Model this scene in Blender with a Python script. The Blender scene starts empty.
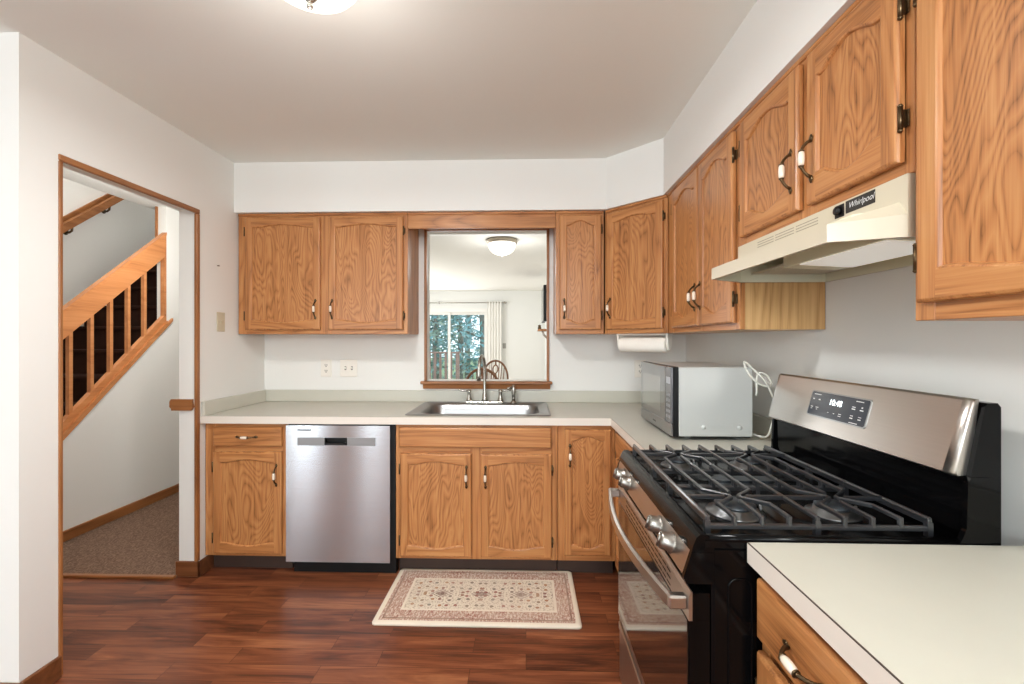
import bpy, bmesh, math, random
from mathutils import Vector, Matrix
random.seed(7)
PI = math.pi
S = bpy.context.scene
COL = S.collection

# ------------------------------------------------------------------ camera
cam_d = bpy.data.cameras.new('camera'); cam = bpy.data.objects.new('camera', cam_d); COL.objects.link(cam)
cam.location = (0, 0, 1.35)
YAW = math.atan(14/455.0)
cam.rotation_euler = (PI/2, 0, YAW)
cam_d.sensor_width = 36.0
cam_d.lens = 455.0/1024.0*36.0
cam_d.shift_y = -2/1024.0
cam_d.clip_start = 0.02; cam_d.clip_end = 200
S.camera = cam

# ------------------------------------------------------------------ view, sky, lights
S.view_settings.view_transform = 'Standard'; S.view_settings.look = 'None'
S.view_settings.gamma = 1.0; S.view_settings.use_curve_mapping = False
S.view_settings.exposure = 0.30
S.cycles.use_denoising = True
S.cycles.max_bounces = 10; S.cycles.diffuse_bounces = 6; S.cycles.glossy_bounces = 5
S.cycles.transparent_max_bounces = 24
S.cycles.caustics_reflective = False; S.cycles.caustics_refractive = False
S.cycles.sample_clamp_indirect = 6.0
W = bpy.data.worlds.new('sky'); S.world = W; W.use_nodes = True
bg = W.node_tree.nodes['Background']; bg.inputs[0].default_value = (0.80, 0.92, 1.0, 1); bg.inputs[1].default_value = 1.6

def area(name, loc, rot, sx, sy, power, col=(1, 1, 1)):
    d = bpy.data.lights.new(name, 'AREA'); d.shape = 'RECTANGLE'; d.size = sx; d.size_y = sy
    d.energy = power; d.color = col
    o = bpy.data.objects.new(name, d); COL.objects.link(o); o.location = loc; o.rotation_euler = rot
    return o
def point(name, loc, power, r, col=(1, 1, 1)):
    d = bpy.data.lights.new(name, 'POINT'); d.energy = power; d.shadow_soft_size = r; d.color = col
    o = bpy.data.objects.new(name, d); COL.objects.link(o); o.location = loc
    return o
def sunlight(name, rot, power, col):
    d = bpy.data.lights.new(name, 'SUN'); d.energy = power; d.angle = 0.05; d.color = col
    o = bpy.data.objects.new(name, d); COL.objects.link(o); o.rotation_euler = rot
    return o
# unseen lights added behind and beside the camera, tinted like daylight
area('rear_fill', (-0.9, -3.35, 1.45), (-PI/2, 0, PI), 2.4, 1.7, 54, (0.92, 0.985, 1.0))  # broad fill added to brighten the kitchen, its window is made up
area('rear_reflection_left', (-4.15, -3.35, 1.15), (-PI/2, 0, PI), 0.45, 1.9, 17, (0.92, 0.985, 1.0))  # strip light added to put a bright band in the dishwasher door
area('rear_reflection_right', (-2.85, -3.35, 1.35), (-PI/2, 0, PI), 0.32, 1.6, 12, (0.92, 0.985, 1.0))  # second added strip, for another reflected band in the dishwasher steel
area('side_fill', (-5.3, -1.0, 1.5), (0, -PI/2, 0), 1.6, 2.0, 14, (0.92, 0.985, 1.0))  # added fill from the unseen left side, no known window
# lamp bulbs and added fills
point('behind_camera_fill', (0.15, -0.7, 1.85), 50, 0.16, (0.95, 0.985, 0.98))  # main fill added behind the camera, has no fixture
point('kitchen_lamp_bulb', (-0.64, 1.36, 2.20), 4, 0.12, (1.0, 0.97, 0.93))
area('kitchen_lamp_downlight', (-0.64, 1.36, 2.33), (0, 0, 0), 0.26, 0.26, 20, (0.98, 0.985, 0.97))
point('dining_lamp_bulb', (-0.27, 5.15, 2.18), 8, 0.15, (0.98, 0.99, 0.98))
area('patio_daylight', (-1.85, 10.40, 1.2), (-PI/2, 0, 0), 1.7, 1.9, 28, (0.97, 0.99, 1.0))
area('family_room_fill', (-3.1, 8.0, 1.5), (0, -PI/2, 0), 1.5, 2.0, 52, (0.94, 0.98, 1.0))  # added fill for the far room, stands before a solid wall
point('stairwell_fill', (-3.65, 3.4, 3.9), 26, 0.2, (1.0, 0.95, 0.92))  # added light high in the stairwell, no lamp in view
point('hall_fill', (-2.45, 3.2, 2.2), 17, 0.12, (1.0, 0.97, 0.93))  # fill added to brighten the hall, without a fixture
sunlight('sun', (math.radians(48), 0, math.radians(160)), 2.2, (1.0, 0.96, 0.9))

# ------------------------------------------------------------------ materials
def lin(c):
    return tuple(((v/255.0)/12.92 if v/255.0 <= 0.04045 else (((v/255.0)+0.055)/1.055)**2.4) for v in c) + (1.0,)
def newmat(name):
    m = bpy.data.materials.new(name); m.use_nodes = True
    return m, m.node_tree, m.node_tree.nodes['Principled BSDF']
def node(nt, t, **kw):
    n = nt.nodes.new(t)
    for k, v in kw.items(): setattr(n, k, v)
    return n
def ramp(nt, fac, stops):
    r = node(nt, 'ShaderNodeValToRGB')
    while len(r.color_ramp.elements) < len(stops): r.color_ramp.elements.new(0.5)
    for e, (p, c) in zip(r.color_ramp.elements, stops):
        e.position = p; e.color = c
    nt.links.new(fac, r.inputs[0])
    return r.outputs[0]
def math_(nt, op, a, b=None, c=None):
    n = node(nt, 'ShaderNodeMath', operation=op)
    for i, v in enumerate((a, b, c)):
        if v is None: continue
        if isinstance(v, (int, float)): n.inputs[i].default_value = v
        else: nt.links.new(v, n.inputs[i])
    return n.outputs[0]
def mixc(nt, f, a, b, mode='MIX'):
    n = node(nt, 'ShaderNodeMix', data_type='RGBA', blend_type=mode)
    for i, v in ((0, f), (6, a), (7, b)):
        if isinstance(v, (int, float)): n.inputs[i].default_value = v
        elif isinstance(v, tuple): n.inputs[i].default_value = v
        else: nt.links.new(v, n.inputs[i])
    return n.outputs[2]
def objcoord(nt, scale=(1, 1, 1), rnd=0.0, rot=(0, 0, 0)):
    tc = node(nt, 'ShaderNodeTexCoord'); out = tc.outputs['Object']
    if rnd:
        oi = node(nt, 'ShaderNodeObjectInfo')
        v = node(nt, 'ShaderNodeVectorMath', operation='SCALE'); v.inputs[0].default_value = (rnd, rnd*0.7, rnd*1.3)
        nt.links.new(oi.outputs['Random'], v.inputs['Scale'])
        ad = node(nt, 'ShaderNodeVectorMath', operation='ADD')
        nt.links.new(out, ad.inputs[0]); nt.links.new(v.outputs[0], ad.inputs[1]); out = ad.outputs[0]
    mp = node(nt, 'ShaderNodeMapping'); mp.inputs['Scale'].default_value = scale; mp.inputs['Rotation'].default_value = rot
    nt.links.new(out, mp.inputs[0])
    return mp.outputs[0]
def noise(nt, vec, scale=1.0, detail=2.0, rough=0.5, dist=0.0):
    n = node(nt, 'ShaderNodeTexNoise'); n.inputs['Scale'].default_value = scale; n.inputs['Detail'].default_value = detail
    n.inputs['Roughness'].default_value = rough; n.inputs['Distortion'].default_value = dist
    nt.links.new(vec, n.inputs['Vector'])
    return n.outputs['Fac']
def bump(nt, b, h, strength, dist=0.01):
    n = node(nt, 'ShaderNodeBump'); n.inputs['Strength'].default_value = strength; n.inputs['Distance'].default_value = dist
    nt.links.new(h, n.inputs['Height']); nt.links.new(n.outputs[0], b.inputs['Normal'])

def plain(name, rgb, rough=0.5, metal=0.0, spec=0.5, bmp=None, var=0.0, coat=0.0):
    m, nt, b = newmat(name)
    b.inputs['Base Color'].default_value = lin(rgb); b.inputs['Roughness'].default_value = rough
    b.inputs['Metallic'].default_value = metal; b.inputs['Specular IOR Level'].default_value = spec
    b.inputs['Coat Weight'].default_value = coat; b.inputs['Coat Roughness'].default_value = 0.08
    if var:
        v = objcoord(nt, (1, 1, 1), 5.0)
        f = noise(nt, v, 6.0, 4.0)
        lo = tuple(x*(1-var) for x in lin(rgb)[:3]) + (1,); hi = tuple(min(1, x*(1+var)) for x in lin(rgb)[:3]) + (1,)
        nt.links.new(ramp(nt, f, [(0.3, lo), (0.7, hi)]), b.inputs['Base Color'])
    if bmp:
        v = objcoord(nt)
        bump(nt, b, noise(nt, v, bmp[0], 4.0), bmp[1], 0.004)
    return m

def oak(name, axis, light, mid, dark, contour=15.0, rough=0.33, contrast=1.0, stretch=0.62):
    m, nt, b = newmat(name)
    k = stretch; sc = {'z': (5.5, 5.5, k), 'x': (k, 5.5, 5.5), 'y': (5.5, k, 5.5)}[axis]
    v = objcoord(nt, sc, 41.0)
    n1 = noise(nt, v, 1.0, 2.6, 0.42, 0.35)
    c = math_(nt, 'PINGPONG', math_(nt, 'MULTIPLY', n1, contour), 0.5)
    c = math_(nt, 'MULTIPLY', c, 2.0)
    fs = {'z': (230, 230, 5), 'x': (5, 230, 230), 'y': (230, 5, 230)}[axis]
    fib = noise(nt, objcoord(nt, fs, 41.0), 1.0, 2.0, 0.6)
    fs2 = {'z': (46, 46, 1.2), 'x': (1.2, 46, 46), 'y': (46, 1.2, 46)}[axis]
    fib2 = noise(nt, objcoord(nt, fs2, 41.0), 1.0, 2.0, 0.55)
    # dark pores along the ring lines
    line = math_(nt, 'SUBTRACT', 1.0, math_(nt, 'POWER', c, 0.5))
    line = math_(nt, 'MULTIPLY', line, math_(nt, 'MULTIPLY_ADD', fib, 1.7, -0.05))
    f = math_(nt, 'MULTIPLY_ADD', line, 0.62*contrast, math_(nt, 'MULTIPLY', math_(nt, 'SUBTRACT', fib, 0.5), 0.5*contrast))
    f = math_(nt, 'ADD', f, math_(nt, 'MULTIPLY', math_(nt, 'SUBTRACT', fib2, 0.5), 0.75*contrast))
    f = math_(nt, 'ADD', f, 0.2)
    colr = ramp(nt, f, [(0.0, lin(light)), (0.35, lin(mid)), (0.85, lin(dark))])
    nt.links.new(colr, b.inputs['Base Color'])
    b.inputs['Roughness'].default_value = rough
    b.inputs['Specular IOR Level'].default_value = 0.45
    bump(nt, b, fib, 0.12, 0.002)
    return m
OAK = [(200, 146, 93), (180, 120, 71), (122, 76, 41)]
OV = oak('oak_upright_grain', 'z', *OAK, contour=12.0, contrast=0.8)
OP = oak('oak_veneer_panel', 'z', *OAK, contour=34.0, stretch=1.5, contrast=0.95)
OH = oak('oak_level_grain', 'x', *OAK, contour=11.0, contrast=0.85)
OY = oak('oak_long_grain', 'y', *OAK, contour=9.0)
PALE = oak('pale_oak_panel', 'z', (222, 182, 130), (204, 160, 106), (164, 118, 70), contour=10, contrast=0.8)
TRIM = oak('trim_oak_upright', 'z', (172, 116, 70), (150, 96, 54), (112, 66, 34), contour=6, contrast=0.7)
TRIMX = oak('trim_oak_level', 'x', (172, 116, 70), (150, 96, 54), (112, 66, 34), contour=6, contrast=0.7)
TRIMY = oak('trim_oak_long', 'y', (172, 116, 70), (150, 96, 54), (112, 66, 34), contour=6, contrast=0.7)
STAIR = oak('stair_oak', 'y', (214, 150, 98), (198, 130, 78), (160, 98, 54), contour=5, contrast=0.6)
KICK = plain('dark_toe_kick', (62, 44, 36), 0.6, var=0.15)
CARC = plain('cabinet_inside', (150, 108, 66), 0.6, var=0.1)

def wallmat(name, rgb, bs=0.06):
    return plain(name, rgb, 0.75, 0, 0.25, bmp=(90, bs))
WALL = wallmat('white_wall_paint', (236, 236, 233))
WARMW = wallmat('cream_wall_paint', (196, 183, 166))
CEIL = wallmat('ceiling_paint', (238, 240, 236), 0.05)
FCEIL = plain('textured_ceiling', (236, 234, 228), 0.9, 0, 0.1, bmp=(14, 0.6))
LAM = plain('pale_laminate', (201, 199, 187), 0.32, 0, 0.45, var=0.02)
LAMEDGE = plain('laminate_edge', (226, 218, 208), 0.4, 0, 0.4)
SEAM = plain('dark_seam', (74, 62, 54), 0.6)
BLACK = plain('black_enamel', (8, 8, 9), 0.12, 0, 0.16)
BLACKM = plain('black_satin', (17, 17, 18), 0.4, 0, 0.3)
IRON = plain('cast_iron', (34, 36, 40), 0.3, 0.0, 0.9, coat=0.6)
CAPM = plain('burner_cap_enamel', (52, 58, 64), 0.3, 0.2, 0.6)
ALU = plain('burner_aluminium', (128, 130, 132), 0.35, 1.0)
BRONZE = plain('antique_bronze', (96, 78, 56), 0.33, 0.9, 0.5, var=0.3)
CERAMIC = plain('white_ceramic', (236, 222, 204), 0.15, 0, 0.55, coat=0.3)
NICKEL = plain('brushed_nickel', (176, 172, 164), 0.26, 1.0)
KNOB = plain('knob_steel', (150, 146, 140), 0.32, 1.0)
PLASTIC = plain('white_plastic', (238, 234, 226), 0.35)
BEIGE = plain('beige_plastic', (205, 196, 172), 0.4)
HOODM = plain('cream_enamel', (204, 195, 174), 0.3, 0, 0.5)
HOODIN = plain('cream_enamel_inside', (222, 220, 196), 0.4, 0, 0.4)
DARKSLOT = plain('dark_slot', (30, 28, 26), 0.7)
MWSIDE = plain('silver_painted_steel', (206, 208, 206), 0.38, 0.25, 0.5)
PAPER = plain('paper_towel_sheet', (244, 240, 232), 0.95, 0, 0.1, bmp=(160, 0.3))
WHITEM = plain('white_painted_frame', (240, 238, 234), 0.5)
CURT = plain('white_curtain', (244, 242, 238), 0.9, 0, 0.1)
CHAIRW = plain('dark_chair_wood', (120, 78, 48), 0.4, var=0.25)
DECKW = plain('weathered_deck_wood', (150, 122, 112), 0.8, var=0.2)
GRILL = plain('grease_filter_mesh', (196, 194, 182), 0.4, 0.5, bmp=(700, 0.6))
LABEL = plain('white_print', (225, 228, 230), 0.5)

def brushed(name, rgb, axis='x', rough=0.27, aniso=0.0, streak=0.06):
    """axis: the direction the brush lines run"""
    m, nt, b = newmat(name)
    b.inputs['Metallic'].default_value = 1.0
    sc = {'x': (1.5, 260, 260), 'z': (260, 260, 1.5), 'y': (260, 1.5, 260)}[axis]
    f = noise(nt, objcoord(nt, sc, 3.0), 1.0, 3.0, 0.6)
    a = lin(rgb); lo = tuple(x*(1-streak) for x in a[:3]) + (1,)
    nt.links.new(ramp(nt, f, [(0.25, lo), (0.75, a)]), b.inputs['Base Color'])
    r = math_(nt, 'MULTIPLY_ADD', f, 0.06, rough-0.03); nt.links.new(r, b.inputs['Roughness'])
    if aniso:
        b.inputs['Anisotropic'].default_value = aniso
        tg = node(nt, 'ShaderNodeTangent', direction_type='RADIAL', axis='Z'); nt.links.new(tg.outputs[0], b.inputs['Tangent'])
        b.inputs['Anisotropic Rotation'].default_value = 0.25
    return m
STEELX = brushed('brushed_steel_level', (214, 217, 222), 'x', 0.19, 0.92)
STEELY = brushed('brushed_steel_long', (196, 190, 184), 'y', 0.3)
STEELS = brushed('satin_sink_steel', (166, 167, 168), 'x', 0.3)

def glassy(name, tint, f=0.12, rough=0.02):
    m, nt, b = newmat(name)
    nt.nodes.remove(b)
    out = nt.nodes['Material Output']
    t = node(nt, 'ShaderNodeBsdfTransparent'); t.inputs[0].default_value = tint
    g = node(nt, 'ShaderNodeBsdfGlossy'); g.inputs['Roughness'].default_value = rough
    fr = node(nt, 'ShaderNodeFresnel'); fr.inputs[0].default_value = 1.45
    mx = node(nt, 'ShaderNodeMixShader')
    nt.links.new(fr.outputs[0], mx.inputs[0]); nt.links.new(t.outputs[0], mx.inputs[1]); nt.links.new(g.outputs[0], mx.inputs[2])
    nt.links.new(mx.outputs[0], out.inputs[0])
    return m
GLASS = glassy('window_glass', (0.96, 0.98, 0.98, 1))
MIRRORGLASS = plain('dark_oven_glass', (22, 17, 15), 0.04, 0.0, 0.7, coat=0.55)
MWGLASS = plain('grey_microwave_glass', (66, 69, 72), 0.06, 0.35, 0.9, coat=1.0)
MWWIN = plain('pale_microwave_window', (142, 144, 140), 0.1, 0.5, 0.9, coat=1.0)

def emit(name, rgb, strength, base=(240, 236, 228)):
    m, nt, b = newmat(name)
    b.inputs['Base Color'].default_value = lin(base); b.inputs['Roughness'].default_value = 0.3
    b.inputs['Emission Color'].default_value = lin(rgb); b.inputs['Emission Strength'].default_value = strength
    return m
LAMPGLASS = emit('lit_frosted_glass', (255, 247, 232), 1.1)
LAMPGLASS2 = emit('lit_frosted_glass_far', (255, 250, 240), 1.0)
HOODLAMP = emit('lit_hood_lens', (255, 253, 244), 0.25)
CLOCK = emit('lit_clock_digits', (235, 248, 255), 2.5)

def floor_mat():
    m, nt, b = newmat('red_brown_laminate_planks')
    v = objcoord(nt)
    br = node(nt, 'ShaderNodeTexBrick'); br.offset = 0.37; br.offset_frequency = 2; br.squash = 1.0
    br.inputs['Color1'].default_value = (0, 0, 0, 1); br.inputs['Color2'].default_value = (1, 1, 1, 1)
    br.inputs['Mortar'].default_value = (0.5, 0.5, 0.5, 1)
    br.inputs['Scale'].default_value = 1.0; br.inputs['Mortar Size'].default_value = 0.0012
    br.inputs['Brick Width'].default_value = 0.62; br.inputs['Row Height'].default_value = 0.098
    nt.links.new(v, br.inputs['Vector'])
    sep = node(nt, 'ShaderNodeSeparateColor'); nt.links.new(br.outputs['Color'], sep.inputs[0])
    # shift grain per plank
    comb = node(nt, 'ShaderNodeCombineXYZ'); nt.links.new(math_(nt, 'MULTIPLY', sep.outputs[0], 13.0), comb.inputs[0])
    nt.links.new(math_(nt, 'MULTIPLY', sep.outputs[0], 7.0), comb.inputs[2])
    ad = node(nt, 'ShaderNodeVectorMath', operation='ADD'); nt.links.new(v, ad.inputs[0]); nt.links.new(comb.outputs[0], ad.inputs[1])
    mp = node(nt, 'ShaderNodeMapping'); mp.inputs['Scale'].default_value = (1.6, 16, 8); nt.links.new(ad.outputs[0], mp.inputs[0])
    g = noise(nt, mp.outputs[0], 1.0, 4.0, 0.6, 1.2)
    mp2 = node(nt, 'ShaderNodeMapping'); mp2.inputs['Scale'].default_value = (4, 190, 40); nt.links.new(ad.outputs[0], mp2.inputs[0])
    g2 = noise(nt, mp2.outputs[0], 1.0, 2.0, 0.6)
    f = math_(nt, 'ADD', math_(nt, 'MULTIPLY', g, 0.95), math_(nt, 'MULTIPLY', g2, 0.28))
    f = math_(nt, 'ADD', f, math_(nt, 'MULTIPLY_ADD', sep.outputs[0], 0.22, -0.24))
    colr = ramp(nt, f, [(0.28, lin((66, 33, 22))), (0.45, lin((112, 61, 39))), (0.62, lin((140, 83, 54))), (0.80, lin((172, 114, 78)))])
    colr = mixc(nt, math_(nt, 'MULTIPLY', br.outputs['Fac'], 0.7), colr, lin((48, 24, 16)))
    nt.links.new(colr, b.inputs['Base Color'])
    b.inputs['Roughness'].default_value = 0.34; b.inputs['Specular IOR Level'].default_value = 0.4
    return m
FLOORM = floor_mat()

def carpet_mat(name, a, c, d):
    m, nt, b = newmat(name)
    v = objcoord(nt)
    w = node(nt, 'ShaderNodeTexWave', wave_type='BANDS', bands_direction='X'); w.inputs['Scale'].default_value = 11
    w.inputs['Distortion'].default_value = 16; w.inputs['Detail'].default_value = 4; w.inputs['Detail Scale'].default_value = 2.2; nt.links.new(v, w.inputs['Vector'])
    n = noise(nt, v, 160, 3, 0.7)
    f = math_(nt, 'ADD', math_(nt, 'MULTIPLY', w.outputs['Fac'], 0.22), math_(nt, 'MULTIPLY_ADD', n, 0.8, 0.03))
    nt.links.new(ramp(nt, f, [(0.3, lin(a)), (0.55, lin(c)), (0.8, lin(d))]), b.inputs['Base Color'])
    b.inputs['Roughness'].default_value = 1.0; b.inputs['Specular IOR Level'].default_value = 0.05
    bump(nt, b, n, 0.8, 0.01)
    return m
CARPET = carpet_mat('brown_carved_carpet', (96, 76, 64), (134, 108, 92), (164, 138, 120))
STEPC = plain('dark_stair_carpet', (52, 34, 28), 1.0, 0, 0.05, bmp=(220, 0.6), var=0.2)
FLOOR2 = plain('family_room_carpet', (190, 176, 160), 1.0, 0, 0.05, bmp=(200, 0.6))

def rug_mat(hx, hy):
    m, nt, b = newmat('faded_oriental_weave')
    tc = node(nt, 'ShaderNodeTexCoord'); sx = node(nt, 'ShaderNodeSeparateXYZ'); nt.links.new(tc.outputs['Object'], sx.inputs[0])
    ax = math_(nt, 'ABSOLUTE', sx.outputs[0]); ay = math_(nt, 'ABSOLUTE', sx.outputs[1])
    dx = math_(nt, 'SUBTRACT', hx, ax); dy = math_(nt, 'SUBTRACT', hy, ay)
    d = math_(nt, 'MINIMUM', dx, dy)                                   # distance to the nearest edge
    v = objcoord(nt)
    n = noise(nt, objcoord(nt, (120, 40, 1)), 1.0, 3, 0.65)
    nbig = noise(nt, v, 7, 3, 0.6)
    # small flower lattice, mirrored
    mir = node(nt, 'ShaderNodeCombineXYZ'); nt.links.new(ax, mir.inputs[0]); nt.links.new(ay, mir.inputs[1])
    vo = node(nt, 'ShaderNodeTexVoronoi', feature='F1', voronoi_dimensions='2D'); vo.inputs['Scale'].default_value = 21; vo.inputs['Randomness'].default_value = 0.55
    nt.links.new(mir.outputs[0], vo.inputs['Vector'])
    ring = math_(nt, 'PINGPONG', math_(nt, 'MULTIPLY', vo.outputs['Distance'], 3.6), 0.5)
    spot = math_(nt, 'LESS_THAN', vo.outputs['Distance'], 0.2)
    ringm = math_(nt, 'GREATER_THAN', ring, 0.36)
    vo2 = node(nt, 'ShaderNodeTexVoronoi', feature='F1', voronoi_dimensions='2D'); vo2.inputs['Scale'].default_value = 62; nt.links.new(mir.outputs[0], vo2.inputs['Vector'])
    fleck = math_(nt, 'LESS_THAN', vo2.outputs['Distance'], 0.26)
    inner = mixc(nt, math_(nt, 'MULTIPLY', fleck, 0.6), lin((228, 219, 202)), lin((160, 138, 118)))
    sc = node(nt, 'ShaderNodeSeparateColor'); nt.links.new(vo.outputs['Color'], sc.inputs[0])
    motif = ramp(nt, sc.outputs[0], [(0.0, lin((120, 70, 70))), (0.35, lin((176, 120, 74))), (0.6, lin((112, 110, 100))), (0.85, lin((150, 84, 74)))])
    inner = mixc(nt, math_(nt, 'MULTIPLY', ringm, 0.38), inner, lin((186, 160, 140)))
    inner = mixc(nt, math_(nt, 'MULTIPLY', spot, 0.85), inner, motif)
    # medallion row down the middle
    cell = math_(nt, 'ABSOLUTE', math_(nt, 'SUBTRACT', math_(nt, 'PINGPONG', sx.outputs[0], 0.105), 0.0))
    rowd = math_(nt, 'ADD', math_(nt, 'MULTIPLY', cell, 1.0), math_(nt, 'MULTIPLY', ay, 1.4))
    med = math_(nt, 'LESS_THAN', rowd, 0.036)
    med2 = math_(nt, 'LESS_THAN', math_(nt, 'ABSOLUTE', math_(nt, 'SUBTRACT', rowd, 0.052)), 0.005)
    inner = mixc(nt, math_(nt, 'MULTIPLY', math_(nt, 'MAXIMUM', med, med2), math_(nt, 'MULTIPLY_ADD', n, 0.9, 0.2)), inner, lin((112, 70, 68)))
    border = ramp(nt, n, [(0.34, lin((150, 98, 88))), (0.48, lin((186, 146, 130))), (0.6, lin((220, 204, 188)))])
    border = mixc(nt, math_(nt, 'MULTIPLY', fleck, 0.5), border, lin((138, 88, 80)))
    border = mixc(nt, math_(nt, 'MULTIPLY', ringm, 0.4), border, lin((210, 192, 172)))
    col = mixc(nt, math_(nt, 'GREATER_THAN', d, 0.115), border, inner)
    l1 = math_(nt, 'LESS_THAN', math_(nt, 'ABSOLUTE', math_(nt, 'SUBTRACT', d, 0.115)), 0.006)
    col = mixc(nt, l1, col, lin((232, 222, 206)))
    l2 = math_(nt, 'LESS_THAN', math_(nt, 'ABSOLUTE', math_(nt, 'SUBTRACT', d, 0.044)), 0.004)
    col = mixc(nt, l2, col, lin((150, 118, 104)))
    col = mixc(nt, math_(nt, 'MULTIPLY', ramp(nt, nbig, [(0.4, (0, 0, 0, 1)), (0.65, (1, 1, 1, 1))]), 0.35), col, lin((214, 200, 182)))
    edge = math_(nt, 'LESS_THAN', d, 0.026)
    col = mixc(nt, edge, col, lin((232, 222, 204)))
    nt.links.new(col, b.inputs['Base Color']); b.inputs['Roughness'].default_value = 0.95
    b.inputs['Specular IOR Level'].default_value = 0.1
    return m

def leafmat(name, a, c):
    m, nt, b = newmat(name)
    f = noise(nt, objcoord(nt), 3.0, 3)
    nt.links.new(ramp(nt, f, [(0.35, lin(a)), (0.65, lin(c))]), b.inputs['Base Color'])
    b.inputs['Roughness'].default_value = 0.6
    return m
LEAF1 = leafmat('blue_green_leaves', (84, 132, 138), (142, 186, 190))
LEAF2 = leafmat('grey_green_leaves', (112, 138, 126), (168, 188, 170))
BARK = plain('pale_bark', (128, 126, 120), 0.9, var=0.25)
GRASS = plain('lawn', (104, 128, 92), 0.95, var=0.3)

# ------------------------------------------------------------------ mesh builder
class MB:
    def __init__(s, off=(0, 0, 0)):
        s.bm = bmesh.new(); s.off = Vector(off)
    def v(s, p): return s.bm.verts.new(Vector(p) - s.off)
    def face(s, vs, mat=0, smooth=False):
        try: f = s.bm.faces.new(vs)
        except ValueError: return None
        f.material_index = mat; f.smooth = smooth
        return f
    def box(s, x0, y0, z0, x1, y1, z1, mat=0, bev=0.0, seg=1):
        if x1 < x0: x0, x1 = x1, x0
        if y1 < y0: y0, y1 = y1, y0
        if z1 < z0: z0, z1 = z1, z0
        c = [s.v((x, y, z)) for x in (x0, x1) for y in (y0, y1) for z in (z0, z1)]
        fs = [s.face([c[i] for i in q], mat) for q in ((0, 1, 3, 2), (4, 6, 7, 5), (0, 4, 5, 1), (2, 3, 7, 6), (0, 2, 6, 4), (1, 5, 7, 3))]
        if bev > 0:
            es = list({e for f in fs for e in f.edges})
            r = bmesh.ops.bevel(s.bm, geom=es, offset=bev, segments=seg, affect='EDGES', profile=0.5, clamp_overlap=True)
            for f in r['faces']: f.material_index = mat
        return s
    def ring(s, pts): return [s.v(p) for p in pts]
    def bridge(s, a, b, mat=0, smooth=False, closed=True):
        n = len(a)
        for i in range(n if closed else n-1):
            j = (i+1) % n
            s.face([a[i], a[j], b[j], b[i]], mat, smooth)
    def prism(s, poly, axis, a, b, mat=0):
        """poly: 2-D outline; axis 'x': (y,z), 'y': (x,z), 'z': (x,y)"""
        f = {'x': lambda p, t: (t, p[0], p[1]), 'y': lambda p, t: (p[0], t, p[1]), 'z': lambda p, t: (p[0], p[1], t)}[axis]
        r0 = s.ring([f(p, a) for p in poly]); r1 = s.ring([f(p, b) for p in poly])
        s.face(r0, mat); s.face(list(reversed(r1)), mat); s.bridge(r0, r1, mat)
        return s
    def tube(s, pts, r, seg=8, mat=0, flat=1.0, cap=True, up=None):
        pts = [Vector(p) for p in pts]; n = len(pts)
        rs = r if isinstance(r, (list, tuple)) else [r]*n
        rings = []; ref = None
        for i, p in enumerate(pts):
            t = (pts[min(i+1, n-1)] - pts[max(i-1, 0)]).normalized()
            if ref is None:
                ref = Vector(up) if up else (Vector((0, 0, 1)) if abs(t.z) < 0.9 else Vector((1, 0, 0)))
            a = t.cross(ref).normalized(); bb = a.cross(t).normalized(); ref = bb
            rings.append(s.ring([p + a*(rs[i]*math.cos(2*PI*k/seg)) + bb*(rs[i]*flat*math.sin(2*PI*k/seg)) for k in range(seg)]))
        for q0, q1 in zip(rings, rings[1:]): s.bridge(q0, q1, mat, True)
        if cap:
            s.face(rings[0], mat); s.face(list(reversed(rings[-1])), mat)
        return s
    def lathe(s, prof, c, axis=(0, 0, 1), seg=20, mat=0, smooth=True):
        """prof: (radius, height along axis)"""
        ax = Vector(axis).normalized(); c = Vector(c)
        a = ax.cross(Vector((0, 0, 1)) if abs(ax.z) < 0.9 else Vector((1, 0, 0))).normalized(); b = ax.cross(a)
        rings = []
        for r, h in prof:
            if r < 1e-6: rings.append([s.v(c + ax*h)])
            else: rings.append(s.ring([c + ax*h + a*(r*math.cos(2*PI*k/seg)) + b*(r*math.sin(2*PI*k/seg)) for k in range(seg)]))
        for q0, q1 in zip(rings, rings[1:]):
            if len(q0) == 1 and len(q1) == 1: continue
            if len(q0) == 1:
                for k in range(seg): s.face([q0[0], q1[(k+1) % seg], q1[k]], mat, smooth)
            elif len(q1) == 1:
                for k in range(seg): s.face([q0[k], q0[(k+1) % seg], q1[0]], mat, smooth)
            else: s.bridge(q0, q1, mat, smooth)
        if len(rings[0]) > 1: s.face(rings[0], mat)
        if len(rings[-1]) > 1: s.face(list(reversed(rings[-1])), mat)
        return s
    def bar(s, pts, w, h, mat=0):
        """flat polyline bar: width w across in plan, height h below the given points"""
        pts = [Vector(p) for p in pts]; n = len(pts); rings = []
        for i, p in enumerate(pts):
            d0 = (p - pts[i-1]).normalized() if i else None
            d1 = (pts[i+1] - p).normalized() if i < n-1 else None
            d = ((d0 or d1) + (d1 or d0)).normalized()
            sd = Vector((d.y, -d.x, 0)).normalized()
            k = 1.0/max(0.5, abs(d.dot(d1 or d0)))
            o = sd*(w/2*k)
            e = sd*(w/4*k)
            rings.append(s.ring([p - o - Vector((0, 0, h)), p + o - Vector((0, 0, h)), p + o - Vector((0, 0, h*0.25)), p + e, p - e, p - o - Vector((0, 0, h*0.25))]))
        for q0, q1 in zip(rings, rings[1:]): s.bridge(q0, q1, mat)
        s.face(rings[0], mat); s.face(list(reversed(rings[-1])), mat)
        return s
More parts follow.
